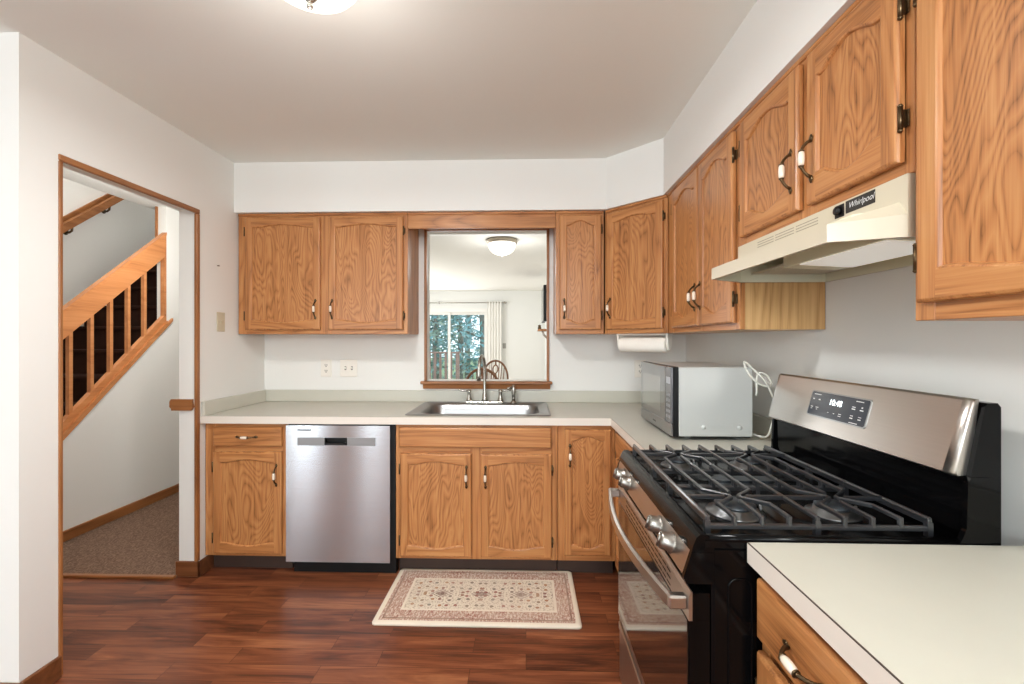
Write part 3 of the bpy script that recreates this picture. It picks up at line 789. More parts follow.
pts += [(pts[-1][0]-0.001, pts[-1][1]-0.001, zf+0.20), (pts[-1][0]-0.002, pts[-1][1]-0.002, zf+0.165)]; rs += [0.0125, 0.0145]
m.tube(pts, rs, 14, up=(0, 1, 0)); m.build('spout', NICKEL, t)
for xh, sg in ((-0.39, -1), (-0.175, 1)):
    m = MB(o_)
    m.lathe([(0.021, 0.0), (0.019, 0.012), (0.0125, 0.03), (0.0115, 0.055), (0.015, 0.066), (0.013, 0.078), (0.0, 0.082)], (xh, yf, zf+0.014), (0, 0, 1), 16)
    m.tube([(xh, yf, zf+0.084), (xh+sg*0.025, yf-0.004, zf+0.085), (xh+sg*0.06, yf-0.008, zf+0.088), (xh+sg*0.072, yf-0.009, zf+0.094)], [0.008, 0.0062, 0.0055, 0.004], 10)
    m.build('lever', NICKEL, t)
xs = -0.085
t = thing('sink_sprayer', 'brushed nickel side sprayer standing right of the faucet', 'sprayer', (xs, yf, zf))
o_ = (xs, yf, zf)
m = MB(o_); m.lathe([(0.024, 0), (0.021, 0.008), (0.015, 0.016), (0.0125, 0.02)], (xs, yf, zf), (0, 0, 1), 16); m.build('escutcheon', NICKEL, t)
m = MB(o_)
m.tube([(xs, yf, zf+0.016), (xs, yf, zf+0.06), (xs, yf, zf+0.095), (xs, yf, zf+0.115), (xs, yf, zf+0.125)], [0.011, 0.013, 0.0155, 0.013, 0.006], 14)
m.tube([(xs, yf, zf+0.108), (xs-0.03, yf-0.012, zf+0.106), (xs-0.042, yf-0.016, zf+0.100)], [0.009, 0.008, 0.009], 12)
m.build('spray_wand', NICKEL, t)

# ------------------------------------------------------------------ dishwasher
dx0, dx1 = -1.372, -0.772; dyf = 2.560
t = thing('dishwasher', 'stainless steel dishwasher between the oak base cabinets', 'dishwasher', (-1.07, dyf, 0))
o_ = (-1.07, dyf, 0)
m = MB(o_); m.box(dx0, dyf+0.03, 0.10, -0.749, YB-0.01, 0.868); m.build('body', BLACKM, t)
m = MB(o_); m.box(dx0+0.02, dyf+0.055, 0.0, -0.752, dyf+0.10, 0.10); m.build('toe_panel', BLACKM, t)
m = MB(o_)
hx0, hx1, hz0, hz1 = -1.145, -1.020, 0.755, 0.790       # pocket for the hand
zb, zt = 0.083, 0.862
def dwf(x0, z0_, x1, z1_): m.box(x0, dyf, z0_, x1, dyf+0.03, z1_)
dwf(dx0, zb, hx0, zt); dwf(hx1, zb, dx1, zt); dwf(hx0, zb, hx1, hz0); dwf(hx0, hz1, hx1, zt)
bmesh.ops.remove_doubles(m.bm, verts=m.bm.verts[:], dist=1e-5)
d = m.build('door', STEELX, t)
m = MB(o_)
m.box(-1.305, dyf-0.0012, 0.748, hx0, dyf-0.0002, 0.794); m.box(hx1, dyf-0.0012, 0.748, -0.855, dyf-0.0002, 0.794)
m.build('trim_strip', STEELS, d)
m = MB(o_)
m.box(hx0, dyf+0.026, hz0, hx1, dyf+0.0295, hz1, 0)
m.box(hx0-0.003, dyf-0.002, hz1-0.004, hx1+0.003, dyf+0.02, hz1+0.003, 0, 0.001); m.box(hx0-0.003, dyf-0.003, hz0-0.004, hx1+0.003, dyf+0.012, hz0+0.009, 0, 0.001)
m.box(hx0-0.003, dyf-0.002, hz0, hx0+0.004, dyf+0.02, hz1, 0, 0.001); m.box(hx1-0.004, dyf-0.002, hz0, hx1+0.003, dyf+0.02, hz1, 0, 0.001)
m.build('handle', BLACKM, d)
m = MB(o_); m.box(-1.305, dyf-0.002, 0.832, -1.225, dyf-0.0002, 0.840, 0, 0.0006); m.build('badge', plain('badge_grey', (96, 98, 102), 0.4, 0.6), d)

# ------------------------------------------------------------------ gas range
ry0, ry1 = 1.003, 1.772; rc = (0.70, (ry0+ry1)/2, 0)
t = thing('gas_range', 'stainless and black gas range between the two countertops', 'stove', rc)
o_ = rc
m = MB(o_)
m.box(0.405, ry0, 0.03, 1.0, ry1, 0.895, 0, 0.006)
for yy in (ry0+0.05, ry1-0.05):
    for xx in (0.46, 0.95): m.lathe([(0.02, 0), (0.02, 0.03)], (xx, yy, 0), (0, 0, 1), 12)
m.tube([(p[0], ry0-0.0005, p[1]) for p in rrect(0.44, 0.32, 0.49, 0.83, 0.018)] + [(0.49, ry0-0.0005, 0.812)], 0.0025, 6, cap=False)
m.build('body', BLACK, t)
m = MB(o_)
zt = 0.913
m.box(0.385, ry0, 0.893, 1.0, ry1, zt, 0, 0.004)
# raised rolled lip round the cooktop
m.prism([(0.395, 0.9255), (0.380, 0.9255), (0.372, 0.919), (0.364, 0.900), (0.361, 0.887), (0.41, 0.887), (0.41, 0.914), (0.402, 0.914)], 'y', ry0+0.001, ry1-0.001); m.tube([(0.39, ry0+0.010, 0.914), (0.96, ry0+0.010, 0.914)], 0.0095, 10); m.tube([(0.39, ry1-0.010, 0.914), (0.96, ry1-0.010, 0.914)], 0.0095, 10)
m.build('cooktop', BLACK, t)
m = MB(o_)
m.prism([(0.370, 0.8865), (0.361, 0.8865), (0.346, 0.832), (0.350, 0.826), (0.41, 0.826), (0.41, 0.8865)], 'y', ry0+0.012, ry1-0.012)
d = m.build('control_panel', STEELY, t)
for a, b2 in ((ry0, ry0+0.0118), (ry1-0.0118, ry1)):
    m = MB(o_); m.prism([(0.370, 0.8865), (0.3605, 0.8865), (0.343, 0.832), (0.350, 0.818), (0.41, 0.818), (0.41, 0.8865)], 'y', a, b2); m.build('end_cap', BLACK, d)
nrm = Vector((-0.0545, 0, 0.015)).normalized()
for yk in (1.668, 1.578, 1.222, 1.118):
    c = Vector((0.3545, yk, 0.857))
    m = MB(o_)
    m.lathe([(0.026, 0.0), (0.026, 0.004), (0.0215, 0.006), (0.0205, 0.026), (0.0185, 0.031), (0.0, 0.032)], c, nrm, 22)
    u = nrm.cross(Vector((0, 1, 0))).normalized(); q = c+nrm*0.033
    m.tube([q-u*0.016, q+u*0.016], 0.004, 8, flat=0.8)
    m.build('knob', KNOB, d)
# oven door
m = MB(o_)
dX = 0.356
m.prism([(dX, 0.735), (dX, 0.788), (0.3615, 0.799), (0.364, 0.799), (0.364, 0.735)], 'y', ry0+0.004, ry1-0.004, 0); m.box(0.3642, ry0+0.006, 0.7355, 0.402, ry1-0.006, 0.795, 1)
m.box(dX, ry0+0.004, 0.298, 0.366, ry1-0.004, 0.318, 0); m.box(0.3662, ry0+0.006, 0.298, 0.402, ry1-0.006, 0.318, 1)
m.box(dX+0.003, ry0+0.006, 0.3185, 0.402, ry1-0.006, 0.735, 1)
d = m.build('oven_door', [STEELY, BLACK], t)
m = MB(o_); m.box(dX-0.001, ry0+0.012, 0.32, dX+0.003, ry1-0.012, 0.733, 0, 0.001); m.build('oven_glass', MIRRORGLASS, d)
m = MB(o_)
for i in range(14):
    yy = ry0+0.13+i*0.036
    for zz in (0.746, 0.762, 0.778): m.box(dX-0.0006, yy, zz-0.002, dX+0.002, yy+0.029, zz+0.002)
m.build('vent_slot', DARKSLOT, d)
m = MB(o_)
N = 24; ya, yb2 = ry0+0.025, ry1-0.025; hp = []
for i in range(N+1):
    f = i/N; hp.append((0.323-0.038*math.sin(PI*f)**0.9, ya+(yb2-ya)*f, 0.768))
rings = []
for i, p in enumerate(hp):
    rings.append(m.ring([(p[0]-0.008, p[1], p[2]-0.013), (p[0]+0.005, p[1], p[2]-0.014), (p[0]+0.007, p[1], p[2]+0.010), (p[0]+0.002, p[1], p[2]+0.013), (p[0]-0.006, p[1], p[2]+0.010)]))
for a, b2 in zip(rings, rings[1:]): m.bridge(a, b2, 0)
m.face(rings[0]); m.face(list(reversed(rings[-1])))
for yy in (ya, yb2): m.box(0.316, yy-0.012, 0.753, dX+0.001, yy+0.012, 0.783, 0, 0.004)
m.build('handle', STEELY, d)
m = MB(o_); m.box(0.360, ry0+0.005, 0.055, 0.404, ry1-0.005, 0.290, 0, 0.004); m.box(0.352, ry0+0.03, 0.255, 0.362, ry1-0.03, 0.285, 0, 0.003)
m.build('storage_drawer', STEELY, t)
# backguard
m = MB(o_)
m.prism([(1.0, 0.60), (1.0, 0.905), (0.962, 0.912), (0.950, 0.93), (0.950, 1.058), (0.980, 1.206), (0.986, 1.215), (1.006, 1.215), (1.013, 1.206), (1.013, 0.60)], 'y', ry0-0.001, ry1+0.001)
for a, b2 in ((ry0-0.003, ry0+0.009), (ry1-0.009, ry1+0.003)):
    m.prism([(0.99, 0.905), (0.925, 0.914), (0.932, 0.926), (0.940, 0.945), (0.943, 1.045), (0.95, 1.056), (0.99, 1.056)], 'y', a, b2)
d = m.build('backguard', BLACK, t)
m = MB(o_)
P0, P1 = Vector((0.918, 0, 1.062)), Vector((0.962, 0, 1.218))
y0b, y1b = ry0+0.010, ry1-0.002
prof = [(0.926, 1.056), (P0.x, P0.z), (P1.x, P1.z), (0.970, 1.223), (0.978, 1.222), (0.958, 1.058)]
prof2 = [(0.934, 1.056), (0.930, 1.064), (0.968, 1.214), (0.972, 1.220), (0.978, 1.222), (0.958, 1.058)]
rs_ = []
for k in range(6):
    f = math.sin(PI/2*k/5); g = 1-math.cos(PI/2*k/5)
    rs_.append([(q[0]+(p[0]-q[0])*f, y0b+0.020*g, q[1]+(p[1]-q[1])*f) for p, q in zip(prof, prof2)])
for k in range(5, -1, -1):
    f = math.sin(PI/2*k/5); g = 1-math.cos(PI/2*k/5)
    rs_.append([(q[0]+(p[0]-q[0])*f, y1b-0.020*g, q[1]+(p[1]-q[1])*f) for p, q in zip(prof, prof2)])
rv = [m.ring(q) for q in rs_]
for k, (a, b2) in enumerate(zip(rv, rv[1:])): m.bridge(a, b2, 0, k != 5)
m.face(rv[0]); m.face(list(reversed(rv[-1])))
panel = m.build('steel_fascia', STEELY, d)
up = (P1-P0).normalized(); rt_ = Vector((0, -1, 0)); nn = rt_.cross(up)
cY = 1.408; cc = P0+up*0.086; cc = Vector((cc.x, cY, cc.z))
def onp(a, b2, lift): return cc+rt_*a+up*b2+nn*lift
m = MB(o_)
out = rrect(-0.130, -0.042, 0.130, 0.042, 0.008, 4)
r0 = m.ring([onp(p[0], p[1], -0.002) for p in out]); r1 = m.ring([onp(p[0], p[1], 0.0022) for p in out]); out2 = rrect(-0.126, -0.038, 0.126, 0.038, 0.006, 4)
r2 = m.ring([onp(p[0], p[1], 0.0022) for p in out2]); r3 = m.ring([onp(p[0], p[1], 0.0016) for p in out2])
m.bridge(r0, r1, 0); m.bridge(r1, r2, 0); m.bridge(r2, r3, 1); m.face(r3, 1); m.face(r0, 0)
m.build('display', [STEELS, plain('display_glass', (52, 56, 66), 0.12, 0, 0.6)], d)
text_mesh('10:48', 0.026, frame_matrix(onp(-0.008, 0.012, 0.0022), rt_, up), 'clock_digits', CLOCK, d, 0.0, o_)
m = MB(o_)
def key(a, b2, w_, h_): 
    q = [onp(a-w_/2, b2-h_/2, 0.0021), onp(a+w_/2, b2-h_/2, 0.0021), onp(a+w_/2, b2+h_/2, 0.0021), onp(a-w_/2, b2+h_/2, 0.0021)]
    m.face(m.ring(q))
for a, b2, w_, h_ in ((-0.098, 0.03, 0.034, 0.0022), (-0.112, 0.014, 0.008, 0.004), (-0.084, 0.014, 0.010, 0.004), (-0.112, -0.012, 0.012, 0.003), (-0.112, -0.018, 0.008, 0.002), (-0.086, -0.012, 0.014, 0.003), (-0.086, -0.018, 0.006, 0.003),
                     (-0.03, -0.020, 0.005, 0.002), (-0.004, -0.020, 0.006, 0.002), (0.022, -0.018, 0.012, 0.002), (0.022, -0.024, 0.012, 0.002),
                     (0.088, 0.030, 0.030, 0.0022), (0.070, 0.012, 0.014, 0.002), (0.070, 0.006, 0.014, 0.003), (0.102, 0.014, 0.006, 0.004), (0.102, 0.006, 0.014, 0.003),
                     (0.070, -0.014, 0.012, 0.002), (0.070, -0.021, 0.012, 0.003), (0.102, -0.014, 0.012, 0.002), (0.102, -0.021, 0.012, 0.003), (0.082, -0.034, 0.034, 0.0022)):
    key(a, b2, w_, h_)
m.build('key_marks', LABEL, d)
# burners
gz = 0.957
XG = [0.408+0.0608*i for i in range(9)]
for bx_, by_, rr_ in ((XG[2], 1.172, 0.048), (XG[6], 1.172, 0.040), (XG[2], 1.600, 0.038), (XG[6], 1.600, 0.044)):
    m = MB(o_); m.lathe([(rr_+0.022, 0.0), (rr_+0.02, 0.004), (rr_+0.004, 0.006), (rr_+0.002, 0.016), (0.0, 0.017)], (bx_, by_, zt), (0, 0, 1), 24)
    m.tube([(bx_+rr_+0.012, by_-0.008, zt), (bx_+rr_+0.012, by_-0.008, zt+0.022)], 0.0035, 8)
    b2 = m.build('burner', ALU, t)
    m = MB(o_); m.lathe([(rr_, 0.0), (rr_+0.001, 0.005), (rr_-0.006, 0.009), (0.0, 0.010)], (bx_, by_, zt+0.017), (0, 0, 1), 24); m.build('burner_cap', CAPM, b2)
m = MB(o_); ov = [(XG[4]+math.copysign(0.07, math.cos(a))+0.03*math.cos(a) if abs(math.cos(a)) > 1e-6 else XG[4], 1.386+0.03*math.sin(a)) for a in [2*PI*(k+0.5)/24 for k in range(24)]]
m.prism(ov, 'z', zt, zt+0.014); b2 = m.build('burner', ALU, t)
m = MB(o_); m.prism([(XG[4]+(p[0]-XG[4])*0.93, 1.386+(p[1]-1.386)*0.86) for p in ov], 'z', zt+0.014, zt+0.022); m.build('burner_cap', CAPM, b2)
# grates
def grate(y0, y1, kind):
    m = MB(o_); bw, bh = 0.0085, 0.010
    yc = (y0+y1)/2
    P = lambda x, y: (x, y, gz)
    # outer frame, a little lower, with tips rising over it
    fz = gz-0.020
    m.bar([(XG[0], y0, fz), (XG[8], y0, fz)], 0.0095, 0.011); m.bar([(XG[0], y1, fz), (XG[8], y1, fz)], 0.0095, 0.011)
    m.bar([P(XG[0], y0-0.004), P(XG[0], y1+0.004)], bw, 0.017); m.bar([P(XG[8], y0-0.004), P(XG[8], y1+0.004)], bw, 0.017)
    m.bar([P(XG[4], y0-0.004), P(XG[4], y1+0.004)], bw, bh)
    for xx in (XG[0], XG[4], XG[8]):
        for yy in (y0, y1): m.box(xx-0.006, yy-0.006, zt, xx+0.006, yy+0.006, gz-0.012, 0)
    for i in range(9):
        for yy in (y0, y1): m.box(XG[i]-0.0048, yy-0.0055, fz-0.006, XG[i]+0.0048, yy+0.0055, gz-0.001, 0, 0.002)
    if kind == 'mid':
        for i in (1, 2, 3, 5, 6, 7): m.bar([P(XG[i], y0), P(XG[i], y1)], bw, bh)
        return m.build('grate', IRON, t)
    for b0 in (0, 4):
        x1_, x2_, x3_ = XG[b0+1], XG[b0+2], XG[b0+3]
        m.bar([P(x2_, y0), P(x2_, yc-0.030)], bw, bh); m.bar([P(x2_, y1), P(x2_, yc+0.030)], bw, bh)
        m.bar([P(x1_, y0), P(x1_, yc-0.052), P(x2_-0.012, yc-0.006), P(x2_-0.012, yc+0.006), P(x1_, yc+0.052), P(x1_, y1)], bw, bh)
        m.bar([P(x3_, y0), P(x3_, yc-0.052), P(x2_+0.012, yc-0.006), P(x2_+0.012, yc+0.006), P(x3_, yc+0.052), P(x3_, y1)], bw, bh)
        m.bar([P(XG[b0], yc), P(x2_-0.026, yc)], bw, bh); m.bar([P(XG[b0+4], yc), P(x2_+0.026, yc)], bw, bh)
    return m.build('grate', IRON, t)
grate(1.040, 1.304, 'side'); grate(1.314, 1.462, 'mid'); grate(1.472, 1.728, 'side')

# ------------------------------------------------------------------ range hood
hy0, hy1 = 0.962, 1.712
t = thing('range_hood', 'cream range hood under the short cabinet over the stove', 'range hood', (0.9, 1.34, 1.56))
o_ = (0.9, 1.34, 1.56)
xf_ = 0.786; HB = 1.563; LT = 1.602
lx, ly0, ly1 = 0.655, 1.012, 1.628
# shell: fascia, sloping visor, lip; open underneath
m = MB(o_)
T = HZ0-0.001
outer_low = [(XR-0.004, hy0, HB), (xf_, hy0, HB), (lx, ly0, HB), (lx, ly1, HB), (xf_, hy1, HB), (XR-0.004, hy1, HB)]
outer_lip = [(XR-0.004, hy0, LT), (xf_, hy0, LT+0.008), (lx, ly0, LT), (lx, ly1, LT), (xf_, hy1, LT+0.008), (XR-0.004, hy1, LT)]
fas_low = [(XR-0.004, hy0, 1.64), (xf_, hy0, 1.64), (xf_, hy0+0.02, 1.64), (xf_, hy1-0.02, 1.64), (xf_, hy1, 1.64), (XR-0.004, hy1, 1.64)]
fas_top = [(p[0], p[1], T) for p in fas_low]
inner_low = [(XR-0.012, hy0+0.010, HB), (xf_+0.004, hy0+0.012, HB), (lx+0.010, ly0+0.006, HB), (lx+0.010, ly1-0.006, HB), (xf_+0.004, hy1-0.012, HB), (XR-0.012, hy1-0.010, HB)]
inner_top = [(p[0]+(0.05 if abs(p[0]-lx-0.010) < 1e-6 else 0), p[1], 1.625) for p in inner_low]
L0, L1, L2, L3, L4, L5 = [m.ring(q) for q in (outer_low, outer_lip, fas_low, fas_top, inner_low, inner_top)]
for a, b2, k in ((L0, L1, 0), (L1, L2, 0), (L2, L3, 0), (L0, L4, 0), (L4, L5, 1)): m.bridge(a, b2, k)
m.face(L3, 0); m.face(L5, 1)
shell = m.build('canopy', [HOODM, HOODIN], t)
m = MB(o_)
m.prism([(0.80, 1.625), (0.80, 1.574), (0.96, 1.566), (0.98, 1.625)], 'y', 1.02, 1.44)
m.build('lamp_housing', HOODIN, t)
m = MB(o_); m.prism([(0.803, 1.5735), (0.803, 1.570), (0.955, 1.562), (0.955, 1.566)], 'y', 1.04, 1.36); m.build('lamp_lens', HOODLAMP, t)
m = MB(o_); m.box(0.82, 1.452, 1.588, 1.07, 1.68, 1.594); m.build('grease_filter', GRILL, t)
m = MB(o_)
def fas(y0, y1, z0_, z1_, d=0.0012): m.box(xf_-d, y0, z0_, xf_+0.001, y1, z1_, 0, 0.0003)
fas(1.049, 1.143, 1.660, 1.690)
lb = m.build('label_plate', plain('black_label', (34, 32, 30), 0.4), t)
text_mesh('Whirlpool', 0.0195, frame_matrix(Vector((xf_-0.0016, 1.092, 1.676)), (0, -1, 0), (0, 0, 1)), 'label_script', LABEL, lb, 0.35, o_)
m = MB(o_); fas(1.149, 1.181, 1.657, 1.688, 0.002); m.lathe([(0.011, 0), (0.010, 0.009), (0.0, 0.010)], (xf_-0.002, 1.165, 1.673), (-1, 0, 0), 16); m.build('fan_knob', BLACKM, t)
m = MB(o_)
for a in (1.25, 1.36, 1.47):
    for z in (1.664, 1.672, 1.680): fas(a, a+0.10, z-0.0012, z+0.0012, 0.0005)
m.build('vent_slot', plain('vent_shadow_gap', (150, 144, 128), 0.6), t)

# ------------------------------------------------------------------ microwave
mx0, mx1, my0, my1, mz0, mz1 = 0.6315, 0.981, 2.000, 2.515, 0.930, 1.232
mz = thing('microwave', 'silver countertop microwave with grey glass door turned side on', 'microwave', (0.81, 2.22, CZ))
o_ = (0.81, 2.22, CZ)
m = MB(o_)
m.box(mx0+0.033, my0, mz0, mx1, my1, mz1, 0, 0.003)
for xx, yy in ((0.72, 2.05), (0.94, 2.05), (0.72, 2.46), (0.94, 2.46)): m.lathe([(0.014, 0), (0.016, 0.018)], (xx, yy, CZ), (0, 0, 1), 12)
for xx in (0.770, 0.925): m.lathe([(0.011, -0.001), (0.010, 0.003), (0.005, 0.0055), (0.0, 0.006)], (xx, my0, mz0+0.040), (0, -1, 0), 16)
for z in (mz0+0.030, mz0+0.050): m.box(0.795, my0-0.0012, z-0.001, 0.898, my0+0.001, z+0.001)
m.build('casing', MWSIDE, mz)
m = MB(o_); m.box(mx0+0.009, my0-0.001, mz0-0.002, mx0+0.0328, my1+0.001, mz1+0.001, 0, 0.003)
m.box(0.70, my0+0.002, mz0-0.004, mx1-0.01, my1-0.002, mz0-0.0005); m.build('front_frame', BLACKM, mz)
m = MB(o_); m.box(mx0, my0+0.085, mz0+0.055, mx0+0.0085, my1, mz1, 0, 0.002)
d = m.build('door', MWGLASS, mz)
m = MB(o_); m.box(mx0-0.0008, my0+0.155, mz0+0.085, mx0+0.002, my1-0.045, mz1-0.055); m.build('door_window', MWWIN, d)
m = MB(o_); m.box(mx0, my0, mz0+0.055, mx0+0.0085, my0+0.0835, mz1, 0, 0.002)
cp = m.build('control_panel', plain('grey_control_panel', (112, 114, 118), 0.12, 0.3, 0.7), mz)
m = MB(o_); m.box(mx0-0.0008, my0+0.015, mz1-0.075, mx0+0.001, my0+0.068, mz1-0.045); m.build('display', plain('pale_display', (168, 174, 182), 0.15), cp)
m = MB(o_)
for i in range(3):
    for k in range(5): m.box(mx0-0.0006, my0+0.016+i*0.019, mz0+0.075+k*0.024, mx0+0.001, my0+0.029+i*0.019, mz0+0.088+k*0.024)
m.build('keypad', plain('keypad_grey', (140, 144, 150), 0.3), cp)
m = MB(o_); m.box(mx0, my0, mz0, mx0+0.0085, my1, mz0+0.0535, 0, 0.003)
tr = m.build('lower_trim', STEELS, mz)
m = MB(o_); m.box(mx0-0.0006, 2.235, mz0+0.022, mx0+0.001, 2.285, mz0+0.030); m.build('badge', plain('dark_badge', (70, 70, 70), 0.4), tr)
def smooth_path(pts, n=6):
    pts = [Vector(p) for p in pts]; out = []
    for i in range(len(pts)-1):
        p0, p1, p2, p3 = pts[max(0, i-1)], pts[i], pts[i+1], pts[min(len(pts)-1, i+2)]
        for k in range(n):
            s_ = k/n
            out.append(0.5*((2*p1)+(p2-p0)*s_+(2*p0-5*p1+4*p2-p3)*s_*s_+(3*p1-p0-3*p2+p3)*s_**3))
    return out+[pts[-1]]
m = MB(o_)
m.tube(smooth_path([(mx1-0.012, 2.10, 0.95), (1.03, 2.00, 0.930), (1.055, 1.99, 0.985), (1.062, 1.975, 1.06), (1.045, 1.98, 1.13), (1.015, 1.975, 1.18), (0.985, 1.985, 1.215),
        (0.952, 1.988, 1.248), (0.945, 2.005, 1.252), (0.958, 1.988, 1.205), (0.995, 1.985, 1.165), (1.04, 1.985, 1.150), (1.050, 1.985, 1.17), (1.03, 1.985, 1.20), (1.0, 1.985, 1.208), (0.992, 1.99, 1.18), (0.992, 1.99, 1.13), (0.994, 2.0, 1.11)]), 0.0042, 8)
m.build('power_cord', plain('white_cord', (238, 238, 230), 0.4), mz)

# ------------------------------------------------------------------ paper towel under the corner cabinet
pa = Vector((0.580, 2.850, 0)); pb = Vector((0.806, 2.640, 0)); pd = (pb-pa).normalized(); pl = (pb-pa).length
prz = math.atan2(pd.y, pd.x)
t = thing('paper_towel_holder', 'white plastic paper towel holder screwed under the corner cabinet', 'towel holder', (pa.x, pa.y, UZ0), prz)
m = MB(); m.box(-0.01, -0.002, -0.010, pl+0.01, 0.05, -0.001, 0, 0.002); m.build('mount_plate', PLASTIC, t)
for xx in (-0.012, pl):
    m = MB()
    m.prism([(-0.012, -0.002), (0.055, -0.002), (0.045, -0.075), (0.030, -0.098), (0.012, -0.098), (0.0, -0.075)], 'x', xx, xx+0.012)
    m.build('arm', PLASTIC, t)
t = thing('paper_towel_roll', 'roll of white paper towel hanging on the holder below the corner cabinet', 'paper towel', (pa.x, pa.y, UZ0-0.068), prz)
m = MB(); m.lathe([(0.019, 0.004), (0.044, 0.004), (0.045, 0.006), (0.045, pl-0.006), (0.044, pl-0.004), (0.019, pl-0.004)], (0, 0.022, 0), (1, 0, 0), 32); m.build('sheets', PAPER, t)
m = MB(); m.lathe([(0.0185, 0.003), (0.0185, pl-0.003)], (0, 0.022, 0), (1, 0, 0), 20); m.build('core', plain('cardboard', (170, 140, 105), 0.9), t)

# ------------------------------------------------------------------ wall plates
def plate(label, name, cat, c, w, h, kind, mat, normal='-y', group=None):
    rz = 0 if normal == '-y' else PI/2      # '+x': on the left wall
    t = thing(name, label, cat, c, rz, group)
    m = MB(); m.box(-w/2, -0.006, -h/2, w/2, -0.0005, h/2, 0, 0.002); m.build('cover_plate', mat, t)
    if kind == 'outlet':
        for dz in (-0.02, 0.02):
            m = MB(); m.prism([(p[0], p[1]) for p in [(0.016*math.cos(a), dz+0.0145*math.sin(a)) for a in [2*PI*k/16 for k in range(16)]]], 'y', -0.0075, -0.0062)
            s_ = m.build('socket', mat, t)
            m = MB(); m.box(-0.0085, -0.0082, dz-0.003, -0.0048, -0.0073, dz+0.008); m.box(0.0048, -0.0082, dz-0.003, 0.0085, -0.0073, dz+0.008); m.box(-0.003, -0.0082, dz-0.011, 0.003, -0.0073, dz-0.005)
            m.build('slot', DARKSLOT, s_)
    else:
        for dx in kind:
            m = MB(); m.box(dx-0.006, -0.0068, -0.013, dx+0.006, -0.0062, 0.013); m.build('toggle_slot', DARKSLOT if mat is PLASTIC else mat, t)
            m = MB(); m.prism([(-0.006, -0.009), (-0.016, 0.004), (-0.016, 0.010), (-0.006, 0.006)], 'x', dx-0.004, dx+0.004); m.build('toggle', mat, t)
    return t
plate('white duplex outlet plate left of the double switch on the back wall', 'wall_outlet', 'outlet', (-1.421, YB, 1.150), 0.078, 0.122, 'outlet', PLASTIC, group='outlets')
plate('white double toggle switch plate above the dishwasher counter', 'light_switch', 'light switch', (-1.259, YB, 1.150), 0.122, 0.122, (-0.023, 0.023), PLASTIC)
plate('white duplex outlet plate half hidden behind the microwave', 'wall_outlet', 'outlet', (0.795, YB, 1.150), 0.078, 0.122, 'outlet', PLASTIC, group='outlets')
plate('beige single switch plate on the left wall beside the cabinet', 'light_switch', 'light switch', (XL, 2.728, 1.460), 0.072, 0.118, (0.0,), BEIGE, '+x')
m = MB(); m.lathe([(0.0, -0.012), (0.002, -0.011), (0.002, 0.0), (0.005, 0.002), (0.0, 0.004)], (XL+0.010, 2.70, 1.80), (1, 0, 0), 10)
tag(m.build('wall_nail', BRONZE), 'small dark nail in the left wall above the beige switch', 'nail')

# ------------------------------------------------------------------ kitchen ceiling light
kc = (-0.648, 1.345, ZC)
t = thing('ceiling_light', 'lit domed ceiling light with nickel finial over the kitchen', 'ceiling light', kc)
m = MB(kc); m.lathe([(0.15, 0.0), (0.155, -0.012), (0.14, -0.03), (0.0, -0.03)], kc, (0, 0, 1), 32); m.build('canopy', NICKEL, t)
m = MB(kc); m.lathe([(0.145, -0.03), (0.142, -0.050), (0.125, -0.070), (0.09, -0.086), (0.045, -0.094), (0.0, -0.096)], kc, (0, 0, 1), 36); m.build('glass_shade', LAMPGLASS, t)
m = MB(kc); m.lathe([(0.0, -0.088), (0.024, -0.096), (0.023, -0.108), (0.012, -0.120), (0.006, -0.124), (0.006, -0.128), (0.010, -0.133), (0.008, -0.141), (0.0, -0.145)], kc, (0, 0, 1), 18); m.build('finial', NICKEL, t)

# ------------------------------------------------------------------ rug
rx, ry, rw, rh = -0.235, 2.388, 0.995, 0.520
m = MB()
P_ = lambda i, z: m.ring([(p[0], p[1], z) for p in rrect(-rw/2+i, -rh/2+i, rw/2-i, rh/2-i, 0.02, 5)])
q = [P_(0, 0.0), P_(0, 0.008), P_(0.004, 0.012), P_(0.02, 0.0125)]
for a, b2 in zip(q, q[1:]): m.bridge(a, b2, 0, True)
m.face(q[-1]); m.face(q[0])
o = m.build('kitchen_rug', rug_mat(rw/2, rh/2)); o.location = (rx, ry, 0.001)
tag(o, 'faded rose and cream patterned rug on the floor before the sink', 'rug')

# ------------------------------------------------------------------ stairs seen through the doorway
t = thing('staircase', 'dark carpeted staircase rising beyond the doorway', 'staircase', (-3.6, 2.2, 0))
o_ = (-3.6, 2.2, 0)
for i in range(12):
    m = MB(o_); y = 2.22+i*0.228; z = 0.196*(i+1)-0.10
    m.box(-4.045, y, max(0, z-0.40), -3.19, y+0.30, z, 0); m.box(-4.045, y-0.022, z-0.035, -3.19, y+0.02, z, 0, 0.012, 2)
    m.build('carpeted_step', STEPC, t)
rail = thing('stair_railing', 'oak stair railing with wide sloping handrail and square balusters', 'railing', (-3.12, 2.2, 0))
o_ = (-3.12, 2.2, 0)
Ya, Yz = 2.12, 3.7845
def line(z0_, k): return lambda y: z0_+k*(y-2.916)
def sloped(m, x0_, x1_, lo, hi, y0=Ya, y1=Yz, mat=0):
    m.prism([(y0, lo(y0)), (y1, lo(y1)), (y1, hi(y1)), (y0, hi(y0))], 'x', x0_, x1_, mat)
ht, hb = line(1.540, 0.827), line(1.350, 0.825)
m = MB(o_); sloped(m, -3.092, -3.062, hb, ht); sloped(m, -3.100, -3.058, line(1.524, 0.827), line(1.548, 0.827)); m.build('handrail', STAIR, rail)
sk = line(0.805, 0.885); lb_ = line(0.695, 0.885)
m = MB(o_); sloped(m, -3.096, -3.062, line(0.742, 0.885), sk); m.build('bottom_rail', STAIR, rail)
